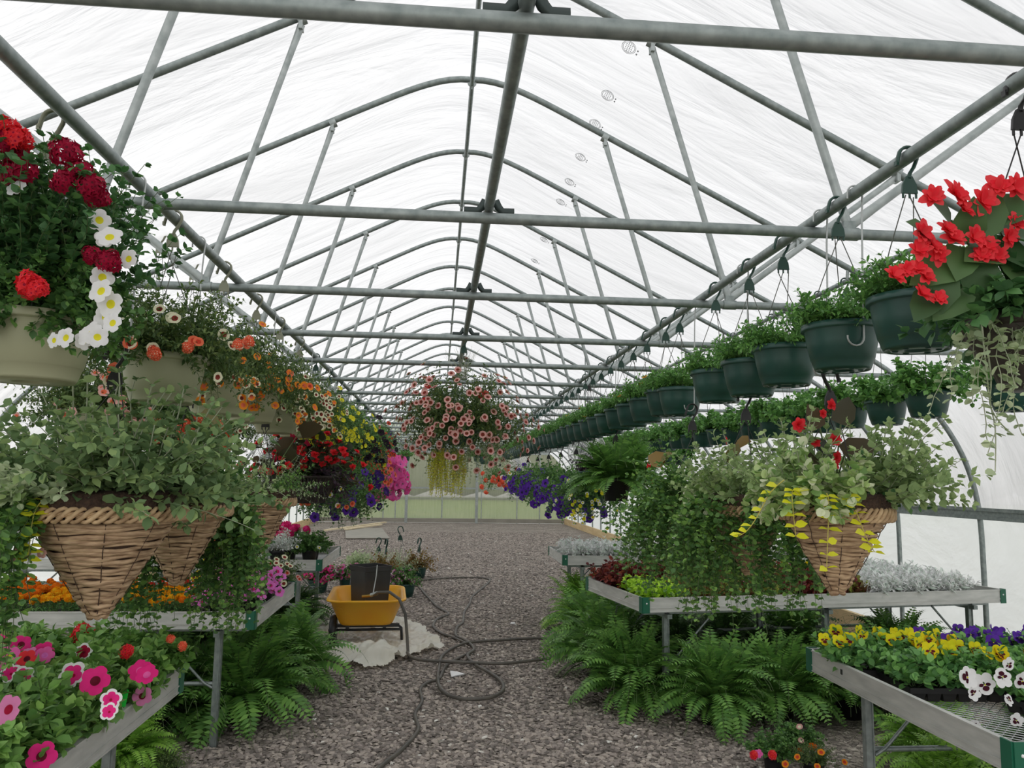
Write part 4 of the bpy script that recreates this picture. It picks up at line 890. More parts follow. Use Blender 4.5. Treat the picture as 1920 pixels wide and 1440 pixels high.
# ------------------------------------------------------------------ fans
def fan(x, y, z, R, rz, label, tilt=0):
    r = thing('circulation_fan', label, 'fan', (x, y, z), rz, 'air circulation fans'); g = G(); a = np.linspace(0, 2 * PI, 48, endpoint=False)
    for yy_, sg in ((-.06, -1), (.06, 1)):
        for k in np.linspace(.16, 1, 12): tube(g, np.stack([R * k * np.cos(a), a * 0 + yy_ + sg * .05 * (1 - k * k), R * k * np.sin(a)], 1), .0035 if k < 1 else .007, 4, closed=True)
        for q in range(8):
            b = q * PI / 4 + .2; tube(g, [[R * k * math.cos(b), yy_ + sg * .05 * (1 - k * k) - sg * .004, R * k * math.sin(b)] for k in (.05, .35, .7, 1)], .005, 4)
    for q in range(8): b = q * PI / 4 + .2; tube(g, A([R * math.cos(b), -.06, R * math.sin(b)], [R * math.cos(b), .06, R * math.sin(b)]), .004, 4)
    ob('guard', g, 'white_wire', r)
    g = G(); lathe(g, [(0, -.04), (.05, -.04), (.055, .1), (.03, .12), (0, .12)], 20); g2 = G().merge(g, rotx(-PI / 2)); ob('motor', g2, 'galvanised', r)
    for q in range(3):
        g = G(); b = q * 2 * PI / 3; V = A([.04, -.02, -.02], [.9 * R, -.03, -.05], [.85 * R, .03, .09], [.04, .02, .03]); V2 = V + A(0, .004, 0)
        g.add(np.concatenate([V, V2]), BOXF); V3 = G().merge(g, roty(b)); ob('blade', V3, 'galvanised_light', r)
    g = G(); tube(g, A([0, .05, R], [0, .05, 1.0 + .3]), .008, 6); ob('mount_rod', g, 'galvanised', r); return r
fan(1.9, 10.1, .36 + H, .26, .45, 'white wire-guarded fan below the green pots on the right, nearer one')
fan(2.0, 19.6, .34 + H, .26, .3, 'white wire-guarded fan far down the right side, small in view')
fan(-1.75, 8.6, .38 + H, .30, -.55, 'white wire-guarded fan on the left behind the hanging flower baskets')

# ------------------------------------------------------------------ benches
BZ = H - .80          # rim top
def bench(label, x0, y0, L, W, rz, cornerlabel=None):
    """aluminium bench: origin = front left corner at floor level; L along local x, W along local y"""
    r = thing('plant_bench', label, 'bench', (x0, y0, 0), rz, 'aluminium plant benches'); hh = .092; zt = BZ
    for nm, c, s in (('side_board', (L / 2, 0, zt - hh / 2), (L, .012, hh)), ('side_board', (L / 2, W, zt - hh / 2), (L, .012, hh)), ('side_board', (0, W / 2, zt - hh / 2), (.012, W, hh)), ('side_board', (L, W / 2, zt - hh / 2), (.012, W, hh))):
        g = G(); box(g, c, s)
        ax = 0 if s[0] > s[1] else 1; s2 = list(s); s2[1 - ax] = .02; s2[2] = .006
        box(g, (c[0], c[1], c[2] + hh / 2), s2); box(g, (c[0], c[1], c[2] - hh * .22), s2); box(g, (c[0], c[1], c[2] - hh / 2), s2); ob(nm, g, 'aluminium', r)
    for x, y, sx, sy in ((0, 0, 1, 1), (L, 0, -1, 1), (0, W, 1, -1), (L, W, -1, -1)):
        g = G(); box(g, (x + sx * .018, y - sy * .009, zt - hh / 2), (.05, .008, hh + .014)); box(g, (x - sx * .009, y + sy * .018, zt - hh / 2), (.008, .05, hh + .014))
        c = ob('corner_cap', g, 'green_cap', r); g = G(); a_ = np.arange(8) * PI / 4
        lathe(g, [(0, .006), (.005, .004), (.006, 0)], 8); q = G().merge(g, rotx(PI / 2), A(x + sx * .02, y - sy * .013, zt - hh / 2 + .012)); link('rivet', q.mesh('rivet', ['white_wire']), c)
    # expanded metal top
    g = G(); px_, py_ = .045, .022; nx, ny = int(L / px_), int(W / py_); i, j = np.meshgrid(np.arange(nx), np.arange(ny), indexing='ij'); cx = (i * px_ + (j % 2) * px_ / 2).ravel() + .01; cy = (j * py_ / 1.0).ravel() + .005
    k = (cx < L - .03) & (cy < W - .025); cx, cy = cx[k], cy[k]; w2 = .0022; zs = zt - hh + .012
    for sx in (-1, 1):
        V = np.stack([np.stack([cx, cy - w2, cx * 0 + zs], -1), np.stack([cx, cy + w2, cx * 0 + zs + .002], -1), np.stack([cx + sx * px_ / 2, cy + py_ + w2, cx * 0 + zs + .002], -1), np.stack([cx + sx * px_ / 2, cy + py_ - w2, cx * 0 + zs], -1)], 1)
        V[..., 0] = np.clip(V[..., 0], .005, L - .005); F = np.array([[0, 1, 2, 3]])[None] + (np.arange(len(cx)) * 4)[:, None, None]; g.add(V.reshape(-1, 3), F.reshape(-1, 4))
    ob('mesh_top', g, 'mill_mesh', r)
    for y in (.12, W - .12):
        g = G(); box(g, (L / 2, y, zt - hh - .02), (L - .1, .035, .03)); ob('support_rail', g, 'galvanised', r)
    n = max(2, int(L / 1.4) + 1)
    for q in range(n):
        x = .22 + (L - .44) * q / (n - 1)
        for y in (.12, W - .12):
            g = G(); box(g, (x, y, (zt - hh) / 2), (.04, .035, zt - hh)); box(g, (x + .012, y, (zt - hh) / 2), (.004, .05, zt - hh)); ob('leg', g, 'galvanised', r)
        g = G(); box(g, (x, W / 2, zt - hh - .045), (.035, W - .1, .03)); ob('crossbeam', g, 'galvanised', r)
    for y in (.12, W - .12):
        g = G(); tube(g, A([.22, y, .36], [L - .22, y, .36]), .013, 8); ob('lower_pipe', g, 'galvanised', r)
        for x, s in ((.24, 1), (L - .24, -1)):
            g = G(); tube(g, A([x, y - .02, .34], [x + s * .05, y - .02, .37], [x + s * .34, y - .02, zt - hh - .03]), .008, 6); ob('diagonal_brace', g, 'galvanised', r)
    return r
bench('aluminium bench of petunias at the lower left corner of the view', -4.05, 2.2, 3.0, 1.32, 0)
bench('aluminium bench of marigold trays on the left with green corner caps', -4.1, 4.87, 3.04, 1.33, 0)
bench('aluminium bench of geraniums on the left, farthest back', -4.1, 7.8, 3.0, 1.45, 0)
bench('aluminium bench of pansies at the lower right corner, partly bare mesh', 1.81, 2.43, 2.65, 1.38, 0)
bench('aluminium bench of coleus and dusty miller on the right, set slightly askew', 1.41, 5.42, 3.0, 1.14, .154)
bench('aluminium bench with silver plants and white tags on the right, farthest back', 1.33, 8.39, 3.0, 1.1, 0)
SZ = BZ - .078        # bench surface
# flat trays
def tray_mesh(w=.27, l=.53, h=.058, nx=4, ny=8):
    g = G(); box(g, (0, 0, h - .002), (w, .012, .004)); 
    for s in (-1, 1): box(g, (s * (w / 2 - .004), 0, h - .012), (.006, l, .022)); box(g, (0, s * (l / 2 - .004), h - .012), (w, .006, .022))
    box(g, (0, 0, h - .012), (w - .01, l - .01, .004))
    for i in range(nx):
        for j in range(ny):
            x = (i + .5) / nx * (w - .02) - (w - .02) / 2; y = (j + .5) / ny * (l - .02) - (l - .02) / 2; a, b = (w - .03) / nx / 2, (l - .03) / ny / 2
            V = A([-a * .72, -b * .72, 0], [a * .72, -b * .72, 0], [a * .72, b * .72, 0], [-a * .72, b * .72, 0], [-a, -b, h - .012], [a, -b, h - .012], [a, b, h - .012], [-a, b, h - .012]) + A(x, y, 0); g.add(V, BOXF, 0, False)
    return g.mesh('cell_tray', ['black_plastic'])
TRAY = tray_mesh()
def rows(seed, w, l, step, n, L, leaf, size, el=(30, 88), droop=1.5, nodes=5, per=3, r0=.02, lift=.5):
    g = G(); r_ = np.random.default_rng(seed); T = []
    xs = np.arange(-w / 2 + step / 2, w / 2, step); ys_ = np.arange(-l / 2 + step / 2, l / 2, step)
    for i, x in enumerate(xs):
        for j, y in enumerate(ys_):
            b = spray(seed * 997 + i * 31 + j, n, L * r_.uniform(.85, 1.15), r0, el, droop, nodes, per, leaf, size, lift, .3, .001); g.merge(b[0], None, A(x, y, 0)); T.append(b[1] + A(x, y, 0))
    return g, np.concatenate(T)
TF = {}
def trayfol(k, *a, mats=None, **kw):
    if k not in TF: g, T = rows(*a, **kw); TF[k] = (g.mesh('foliage', mats), T)
    return TF[k]
def tray(name, label, cat, x, y, z, rz, k, fl, group, seed, me=None):
    r = thing(name, label, cat, (x, y, z), rz, group); link('cell_tray', TRAY if me is None else me, r); fm, T = TF[k]; link('foliage', fm, r, (0, 0, .05)); r_ = np.random.default_rng(seed)
    for key, n, fs, up, mind, zz in fl:
        top = T[:, 2] + r_.random(len(T)) * .03; idx = pick(r_, T, n, mind, bias=top * 12)
        D = norm(np.stack([r_.normal(0, .35 if up else .55, len(idx)), r_.normal(-.5, .3, len(idx)) + (0 if up else -.6), np.ones(len(idx)) * (1 if up else .35)], -1)); D = D @ rotz(-rz).T
        put_flowers(r, T[idx] * A(1, 1, .6) + A(0, 0, .05 + zz), D, key, fs, r_, kname(key), upright=not up)
    return r
def kname(key): return {'calib': 'flower', 'petuniaedge': 'petunia_flower', 'begoniastar': 'begonia_flower'}.get(key.split(':')[0], key.split(':')[0] + '_flower')
# marigolds: two rows of trays along the middle left bench
trayfol('mar', 801, .25, .5, .085, 9, .075, 'LEAFDN', .03, mats=['leaf_marigold', 'stem_green'], nodes=4)
gm = 'marigold trays on the left bench'
mk = [('orange', 'far left behind the trailing vines'), ('orange', 'left of the large cone tip'), ('amber', 'just right of the large cone tip'), ('amber', 'second right of the large cone tip'), ('amber', 'beside the pink petunias')]
for i, (c, wh) in enumerate(mk):
    x = -2.86 + i * .32
    other = 'orange' if c == 'amber' else 'amber'
    tray('marigold_tray', 'front-row tray of %s marigolds, %s' % ('orange' if c == 'orange' else 'golden yellow', wh), 'flower tray', x, 5.16, SZ, .0, 'mar', [('marigold:' + c, 30, .030, True, .038, .055), ('marigold:' + other, 7 if c == 'amber' else 12, .026, True, .035, .045)], gm, 810 + i)
for i, (c, lab) in enumerate((('orange', 'back-row tray of orange marigolds at the far left'), ('orange', 'back-row tray of orange marigolds left of the large cone'), ('orange', 'back-row tray of orange and white flowers right of the large cone'), ('rust', 'back-row tray of rust orange marigolds near the second cone tip'), ('maroon', 'back-row tray of dark red flowers behind the pink petunias'))):
    x = -2.86 + i * .36
    tray('marigold_tray', lab, 'flower tray', x, 5.76, SZ, .0, 'mar', [('marigold:' + c, 18, .024, True, .045, .05), ('marigold:' + ('white' if i == 2 else 'orange' if i != 4 else 'maroon'), 10, .02, True, .04, .04)], gm, 820 + i)
# potted plants kit
PF = {}
def potfol(k, seed, n, L, leaf, size, mats, el=(15, 88), droop=2, nodes=6, per=3, r0=.03, lift=.5):
    b = spray(seed, n, L, r0, el, droop, nodes, per, leaf, size, lift, .3, .0014); PF[k] = (fol_mesh('foliage', [b[0]], mats), b)
def potted(name, label, x, y, z, k, fl, group, seed, pot='bench', s=1, cat='potted plant', rz=None):
    me, R, rim = POTS[pot]; r_ = np.random.default_rng(seed); rz = r_.uniform(0, 6) if rz is None else rz; r = thing(name, label, cat, (x, y, z), rz, group)
    link('pot', me, r, None, None, s); fm, b = PF[k]; link('foliage', fm, r, (0, 0, rim * s)); T = b[3]
    cam = rotz(-rz) @ norm(A(-x, -y, H - z))
    for key, n, fs in fl:
        if n <= 0: continue
        Dn = outward(T, (0, 0, -.03), .6); idx = pick(r_, T, n, fs * 1.1, bias=np.linalg.norm(T, axis=1) / .12 + Dn @ cam * .7 + r_.random(len(T)) * .3); put_flowers(r, T[idx] + A(0, 0, rim * s) + Dn[idx] * .015, norm(Dn[idx] + cam * .8), key, fs, r_, kname(key))
    return r
for s in range(4): potfol('pet%d' % s, 840 + s, 40, .145, 'LEAF', .062, ['leaf_petunia', 'stem_green'], (10, 85), 2.5, 6, 4, .045)
gp = 'potted petunias on the near left bench'
rr = np.random.default_rng(84); cols = ['magenta', 'red', 'hotpink', 'mauve', 'edge']
words = {'magenta': 'magenta', 'red': 'red', 'hotpink': 'pink', 'mauve': 'mauve', 'edge': 'white-edged crimson'}
ix = 0
for j in range(8):
    for i in range(7):
        y = 3.40 - j * .158; x = -1.17 - i * .168
        if x / y < -.60 and i > 3 and y < 3.0: continue
        c = cols[int(rr.integers(0, 5))]; n = int(rr.choice([0, 0, 0, 1])); n = 0 if j == 0 and i < 2 else n
        key = 'petunia:%s:maroon' % c if c != 'edge' else 'petuniaedge:magenta:crimson:white'
        lab = 'potted petunia, %s, %s in from aisle, %s row from back' % (words[c] if n else 'leaves only', ordn(i + 1), ordn(j + 1))
        potted('potted_petunia', lab, x + rr.uniform(-.01, .01), y, SZ, 'pet%d' % int(rr.integers(0, 4)), [(key, n, .035)], gp, 850 + ix); ix += 1
r0_ = [o for o in COL.objects if o.name.startswith('potted_petunia')][0]
pots_ = [o for o in COL.objects if o.name.startswith('potted_petunia')]
for x, y, key, s_ in ((15, 1235, 'petunia:hotpink:lemon', 1.1), (40, 1208, 'petunia:magenta:maroon', .9), (82, 1222, 'petunia:magenta:maroon', .9), (52, 1228, 'petunia:mauve:maroon', .8), (135, 1265, 'petuniaedge:magenta:crimson:white', 1.1), (178, 1276, 'petunia:magenta:maroon', 1.15), (262, 1256, 'petunia:magenta:hotpink', .95), (275, 1264, 'petunia:magenta:hotpink', .9), (208, 1312, 'petuniaedge:magenta:crimson:white', .75), (204, 1334, 'petuniaedge:magenta:crimson:white', .6), (20, 1262, 'petuniaedge:magenta:crimson:white', .8), (44, 1266, 'petuniaedge:magenta:crimson:white', .8), (84, 1228, 'petunia:hotpink:pink', .8), (14, 1330, 'petunia:mauve:crimson', 1.0), (237, 1222, 'geranium:red:crimson', .7), (156, 1222, 'petuniaedge:crimson:maroon:white', .8), (50, 1235, 'petunia:red:maroon', .8), (5, 1200, 'petunia:magenta:maroon', .8), (320, 1198, 'geranium:coral:red', .5), (342, 1212, 'geranium:coral:red', .5)):
    d = ray(x, y); p = d * ((SZ + .255 - H) / d[2]) + A(0, 0, H); o = min(pots_, key=lambda q: (q.location.x - p[0]) ** 2 + (q.location.y + .05 - p[1]) ** 2)
    R3 = rotz(-o.rotation_euler[2]); dd = norm((R3 @ A(rr.uniform(-.3, .5), -.9, rr.uniform(.3, .9)))[None]); link(kname(key), flower_mesh(key), o, R3 @ (p - A(*o.location)), face_frames(dd, rr)[0], .037 * s_)
RP = thing('potted_geranium', 'potted geranium with one raised scarlet head at the back of the near left bench', 'potted plant', (-1.62, 3.44, SZ), 0, None); link('pot', POTS['bench'][0], RP); link('foliage', PF['pet1'][0], RP, (0, 0, .105))
px_flowers(RP, 'geranium:red:crimson', 'geranium_flower', [(156, 1190, 1.25), (164, 1208, .8)], 3.38, .036)
g = G(); tube(g, A([0, 0, .1], [.03, 0, .2], tuple(atl(RP, 158, 1196, 3.4))), .003, 5); ob('stalk', g, 'stem_green', RP)
g = G(); g.add(A([-.03, 0, 0], [.03, 0, .0], [.012, 0, .085], [-.018, .004, .085], [-.03, .003, 0], [.03, .003, 0], [.012, .003, .085], [-.018, .006, .085]), BOXF, 0, False)
tagp(ob('plant_tag', g, 'green_tag', loc=(-1.085, 2.93, SZ + .06), R=roty(.35)), 'bright green plastic plant tag at the edge of the near left bench', 'plant tag')
# pink petunia pots and cream calibrachoa at the corner of the marigold bench
potfol('big', 860, 70, .17, 'LEAF', .045, ['leaf_mid', 'stem_green'], (5, 85), 3, 7, 4, .06)
potfol('calb', 861, 90, .17, 'LEAFN', .024, ['leaf_calib', 'stem_green'], (10, 85), 3, 7, 4, .06)
potfol('ger', 862, 34, .2, 'LEAFR', .06, ['leaf_dark', 'stem_green'], (25, 88), 1.5, 5, 3, .05)
potfol('dusty', 863, 60, .2, 'LEAFDN', .05, ['leaf_dusty', 'stem_pale'], (20, 85), 2, 6, 4, .05)
potfol('spike', 864, 60, .2, 'LEAFDN', .10, ['leaf_silver', 'stem_pale'], (40, 88), 2.5, 3, 3, .02)
gq = 'flowering pots on the marigold bench'
potted('potted_petunia', 'bright pink petunias in a pot at the corner of the marigold bench', -1.30, 5.08, SZ, 'big', [('petunia:pink:magenta', 26, .036)], gq, 870, s=1.3)
potted('potted_petunia', 'bright pink petunias second from the corner of the marigold bench', -1.20, 5.3, SZ, 'big', [('petunia:pink:magenta', 22, .034)], gq, 871, s=1.3)
potted('potted_petunia', 'pot of cream trumpet flowers with brown throats near the bench end', -1.22, 5.85, SZ, 'calb', [('calib:cream:brown', 34, .021)], gq, 872, s=1.4)
potted('potted_petunia', 'pot of yellowish cream trumpets left of the brown-throated ones', -1.52, 5.92, SZ, 'calb', [('calib:lemon:brown', 30, .02)], gq, 873, s=1.4)
potted('potted_petunia', 'leafy pot with a few pale pink blooms at the back end of the marigold bench', -1.16, 6.1, SZ, 'calb', [('calib:blush:rust', 8, .02)], gq, 874, s=1.2)
# far left bench: geraniums, dusty miller, calibrachoa
gf = 'plants on the farthest left bench'
for i, (x, y, k, fl, lab, s, pot) in enumerate((
        (-1.55, 8.6, 'ger', [('geranium:magenta:hotpink', 7, .055)], 'magenta geranium on the far left bench, nearest the wheelbarrow', 1.5, 'bench'), (-1.95, 8.7, 'ger', [('geranium:hotpink:magenta', 7, .055)], 'pink-magenta geranium second from the end of the far left bench', 1.5, 'bench'),
        (-2.35, 8.6, 'ger', [('geranium:red:crimson', 5, .05)], 'red geranium third from the end of the far left bench', 1.5, 'bench'), (-1.72, 9.0, 'ger', [('geranium:magenta:hotpink', 6, .055)], 'magenta geranium in the rear row of the far left bench', 1.5, 'bench'),
        (-1.55, 8.05, 'dusty', [], 'silver dusty miller at the front of the far left bench', 1.4, 'bench'), (-1.82, 8.02, 'dusty', [], 'second silver dusty miller from the end of the far left bench', 1.4, 'bench'),
        (-1.28, 8.25, 'big', [('calib:white:lemon', 4, .02)], 'low green plant at the corner of the far left bench', 1.3, 'bench'), (-1.3, 8.55, 'big', [], 'low leafy plant behind the corner one on the far left bench', 1.3, 'bench'),
        (-2.15, 8.0, 'calb', [('calib:coral:rust', 14, .03)], 'pot of small rust orange flowers at the front of the far left bench', 1.4, 'bench'), (-2.5, 8.05, 'calb', [('calib:orange:rust', 14, .03)], 'pot of orange flowers left of the rust ones on the far left bench', 1.4, 'bench'),
        (-3.35, 8.0, 'big', [('calib:lemon:lemon', 6, .025)], 'low plant with yellow buds on the far left bench between the cones', 1.3, 'bench'), (-2.85, 8.3, 'ger', [('geranium:red:crimson', 4, .05)], 'red geranium at the middle of the far left bench', 1.5, 'bench'), (-3.7, 8.4, 'big', [('petunia:blush:coral', 6, .04)], 'pot with peach flowers at the wall end of the far left bench', 1.5, 'bench'))):
    potted('potted_plant', lab, x, y, SZ, k, fl, gf, 880 + i, pot, s)
# pansies on the near right bench
trayfol('pan', 901, .25, .5, .085, 11, .13, 'LEAF', .056, mats=['leaf_pansy', 'stem_green'], nodes=4, per=3)
gv = 'pansy trays on the near right bench'
for i, (x, y, rz, c, n, lab) in enumerate((
        (2.08, 3.58, 1.45, 'yellow', 17, 'tray of yellow pansies with dark faces at the bench corner nearest the aisle'), (2.62, 3.62, 1.5, 'purple', 20, 'tray of purple pansies touching the back of the yellow ones'), (2.2, 3.28, 1.5, 'yellow', 10, 'tray of yellow pansies in front, overlooking the bare mesh'),
        (3.14, 3.6, 1.55, 'purple', 18, 'tray of deep purple pansies at the back of the near right bench'), (2.75, 3.33, 1.5, 'purple', 14, 'tray of purple pansies between the yellow ones and the right edge'), (3.66, 3.6, 1.5, 'purple', 14, 'tray of purple pansies farthest to the right at the back'), (3.2, 3.2, 1.5, 'purple', 14, 'tray of purple pansies in the second row at the right edge'))):
    key = ('pansy:yellow:maroon', 'pansy:purple:violetdark')[c == 'purple']
    tray('pansy_tray', lab, 'flower tray', x, y, SZ, rz, 'pan', [(key, n, .034, False, .055, .05)] + ([('pansy:amber:maroon', 4, .03, False, .05, .045)] if c == 'yellow' else []), gv, 910 + i)
r = tray('pansy_tray', 'tray of white pansies with dark faces at the right edge above the bare mesh', 'flower tray', 2.42, 2.82, SZ, .25, 'pan', [], gv, 930)
px_flowers(r, 'pansy:white:blotch', 'pansy_flower', [(1812, 1270, 1.1), (1845, 1283, 1.1), (1878, 1270, 1), (1915, 1275, 1), (1825, 1300, .7), (1890, 1312, .6), (1826, 1360, .7), (1905, 1350, .7), (1872, 1395, .7), (1890, 1245, .7)], 2.72, .036)
r = tray('pansy_tray', 'second tray of white pansies, right behind the first at the edge', 'flower tray', 2.52, 3.0, SZ + .001, .25 + PI / 2, 'pan', [('pansy:white:blotch', 6, .034, False, .05, .05)], gv, 931); r.location = (2.86, 2.9, SZ)
# coleus, lime and silver trays on the middle right bench
trayfol('coleus', 941, .25, .5, .085, 9, .17, 'LEAF', .062, mats=['leaf_coleus', 'stem_green'], nodes=5, per=3)
trayfol('colmix', 942, .25, .5, .085, 8, .14, 'LEAFR', .062, mats=['leaf_coleus_mix', 'stem_green'], nodes=5, per=3)
trayfol('lime', 943, .25, .5, .085, 8, .10, 'LEAF', .055, mats=['leaf_lime', 'stem_green'], nodes=4, per=3)
trayfol('dustyt', 944, .25, .5, .085, 10, .15, 'LEAFDN', .078, mats=['leaf_dusty', 'stem_pale'], nodes=4, per=4)
trayfol('bronze', 945, .25, .5, .085, 8, .12, 'LEAFN', .055, mats=['leaf_bronze', 'stem_green'], nodes=5, per=3)
gc = 'foliage trays on the askew right bench'
ca, sa = math.cos(.154), math.sin(.154)
for i, (u, v, k, lab) in enumerate((
        (.20, .30, 'lime', 'tray of lime green leaves at the front corner of the askew right bench'), (.20, .85, 'coleus', 'tray of dark red coleus at the back corner of the askew right bench'), (.50, .85, 'coleus', 'tray of dark red coleus second in the back row'), (.50, .30, 'bronze', 'tray of bronze leaves behind the creeper, front row of the askew bench'),
        (.80, .30, 'colmix', 'tray of mixed coleus under the second cone, front row'), (.80, .85, 'bronze', 'tray of bronze leaves under the second cone, back row'), (1.10, .30, 'colmix', 'tray of red-centred coleus left of the nearest right cone'), (1.10, .85, 'colmix', 'tray of mixed coleus left of the nearest right cone, back row'),
        (1.40, .30, 'coleus', 'tray of dark coleus directly behind the cone tip'), (1.40, .85, 'colmix', 'tray of mixed coleus behind the cone tip, back row'), (1.70, .30, 'colmix', 'tray of green and red coleus just right of the cone tip'), (1.70, .85, 'bronze', 'tray of bronze leaves right of the cone tip, back row'),
        (2.0, .30, 'dustyt', 'tray of silver dusty miller, first in the front row right of the coleus'), (2.0, .85, 'dustyt', 'tray of silver dusty miller, first in the back row right of the coleus'), (2.3, .30, 'dustyt', 'tray of silver dusty miller, second in the front row right of the coleus'), (2.3, .85, 'dustyt', 'tray of silver dusty miller, second in the back row right of the coleus'),
        (2.6, .30, 'dustyt', 'tray of silver dusty miller, last in the front row at the bench end'), (2.6, .85, 'dustyt', 'tray of silver dusty miller, last in the back row at the bench end'))):
    r = tray('foliage_tray', lab, 'plant tray', 1.41 + u * ca - v * sa, 5.42 + u * sa + v * ca, SZ, .154, k, [('marigold:yellow', 5, .025, True, .05, .09)] if i in (11,) else [], gc, 950 + i)
gs = 'silver trays on the far right bench'
for i in range(3):
    tray('foliage_tray', 'tray of silver dusty miller on the far right bench, %s from the aisle' % ordn(i + 1), 'plant tray', 1.52 + i * .3, 8.72, SZ, 0, 'dustyt', [], gs, 980 + i)
rr = np.random.default_rng(99)
for i in range(14):
    x = 1.9 + (i % 7) * .22 + rr.uniform(-.04, .04); y = 9.0 + (i // 7) * .3
    g = G(); box(g, (0, 0, .13), (.09, .003, .07)); box(g, (0, .001, .05), (.018, .002, .11))
    tagp(ob('price_tag', g, 'white_tag', loc=(x, y, SZ), R=rotz(rr.uniform(-.3, .3))), 'white rectangular tag standing in pots on the far right bench', 'plant tag', 'white tags on the far right bench')
# ------------------------------------------------------------------ ferns on the floor
FERN = [fern(1001 + s, 165, .64, (0, 86), 4.6, 24, .28).mesh('fronds', [m, 'stem_green']) for s, m in enumerate(('leaf_fern', 'leaf_fern', 'leaf_fern_dark', 'leaf_fern_light'))]
gfn = 'potted ferns under the benches'
fl_ = [(-1.25, 5.45, 0, 1.05, 'left, nearest the camera beside the walkway'), (-1.72, 5.3, 1, 1.05, 'left, under the marigold bench front near its leg'), (-1.10, 6.25, 1, 1.0, 'left, beside the walkway level with the bench end'), (-1.55, 6.1, 2, 1, 'left, under the middle of the marigold bench end'), (-1.62, 6.9, 0, .85, 'left, just before the plastic sheet'), (-1.85, 6.0, 2, .9, 'left, deep under the marigold bench'), (-2.1, 5.3, 1, .85, 'left, second row in under the marigold bench'), (-2.2, 6.7, 2, .9, 'left, behind the others near the sheet'),
       (-2.0, 4.55, 3, .8, 'left, lighter, low between the two near benches'), (-1.6, 4.4, 3, .6, 'left, small and pale, under the near bench edge'), (-1.5, 8.6, 2, .8, 'left, under the farthest left bench'), (-2.0, 8.5, 2, .8, 'left, second under the farthest bench'), (-1.9, 7.4, 2, .75, 'left, dark one behind the cart sheet'),
       (1.62, 8.6, 3, 1.0, 'right, light green one farthest along the walkway'), (1.50, 7.5, 0, 1.0, 'right, beside the walkway behind the askew bench corner'), (1.42, 6.5, 1, 1.05, 'right, beside the walkway under the bench corner'), (1.42, 5.75, 0, .95, 'right, at the front corner of the askew bench'), (1.85, 5.3, 1, .93, 'right, in front beneath the bench leg'), (2.35, 5.4, 0, .9, 'right, in front under the bench middle'), (2.85, 5.4, 1, .9, 'right, in front under the nearest cone'), (3.3, 5.6, 0, .95, 'right, in front near the pansy bench'),
       (1.95, 6.6, 2, .95, 'right, behind the front row, first'), (2.5, 6.8, 2, .95, 'right, behind the front row, second'), (3.1, 6.9, 0, .95, 'right, behind the front row, third'), (2.1, 7.7, 0, .95, 'right, in the back rows nearest the walkway'), (2.8, 7.9, 0, .95, 'right, in the back rows second from the walkway'), (3.5, 7.8, 2, .9, 'right, in the back rows third from the walkway'), (3.8, 6.4, 0, .9, 'right, by the side wall behind the bench leg'),
       (2.75, 4.3, 3, .7, 'right, under the pansy bench near its leg'), (3.3, 4.2, 2, .7, 'right, under the pansy bench farther in'), (2.45, 3.75, 3, .55, 'right, small, under the pansy bench mesh')]
for i, (x, y, v, s, w_) in enumerate(fl_):
    r = thing('potted_fern', 'potted fern on the floor, ' + w_, 'fern', (x, y, 0), i * 1.7, gfn)
    link('pot', POTS['fernpot'][0], r, None, None, .9); link('fronds', FERN[v], r, (0, 0, .15 * .9), None, s)
# plants standing on the ground by the wheelbarrow
potfol('wisp', 1101, 50, .26, 'LEAFDN', .04, ['leaf_silver', 'stem_pale'], (5, 88), 2.5, 8, 2, .06)
potfol('darkl', 1102, 60, .22, 'LEAF', .04, ['leaf_bronze', 'stem_green'], (5, 80), 3, 7, 3, .06)
gg = 'hanging pots standing on the walkway floor'
for i, (x, y, k, fl, lab, pot, hh) in enumerate((
        (-.42, 10.9, 'big', [('calib:mauve:purple', 60, .022), ('calib:white:mauve', 30, .018)], 'green pot of mauve and white flowers on the gravel behind the wheelbarrow', 'green', 0),
        (-.78, 12.3, 'darkl', [], 'grounded hanging pot with dark leaves and upright hanger behind the black box', 'green', .45), (-.55, 12.6, 'wisp', [], 'grounded hanging pot with wispy silver growth and the tallest hanger', 'green', .62), (-.95, 12.9, 'wisp', [], 'grounded hanging pot with wispy growth, hanger leaning left', 'green', .42),
        (-.3, 12.9, 'darkl', [], 'grounded hanging pot with dark leaves and hanger at the right of the cluster', 'green', .42),
        (-1.62, 11.3, 'big', [('petunia:magenta:maroon', 30, .04), ('petunia:hotpink:pink', 14, .036)], 'green pot of magenta petunias on the floor left of the wheelbarrow', 'green', 0), (-1.22, 11.5, 'big', [('petunia:mauve:magenta', 26, .04), ('petunia:coral:red', 8, .036)], 'pot of mixed mauve and coral petunias on the floor behind the wheelbarrow', 'green', 0),
        (-1.2, 12.4, 'spike', [], 'pot of pale striped grassy leaves on the floor behind the mauve petunias', 'green', 0), (-1.9, 10.2, 'big', [('marigold:lemon', 3, .06)], 'low plant with lemon yellow heads under the far left bench edge', 'bench', 0))):
    s = 1.15; r = potted('grounded_hanging_pot', lab, x, y, 0, k, fl, gg, 1110 + i, pot, s if pot == 'green' else 1.4, 'potted plant')
    for c in r.children:
        if c.name.startswith('foliage'): c.scale = (1.25,) * 3
    if hh:
        h = link('hanger_hook', HOOKS['green'], r, (.03, 0, .16 + hh)); h.scale = (1.5,) * 3
        for q, me in enumerate(wire_meshes(.115, hh, 'hanger_green')): link('hanger_wire', me, r, (0, 0, .16 + hh))
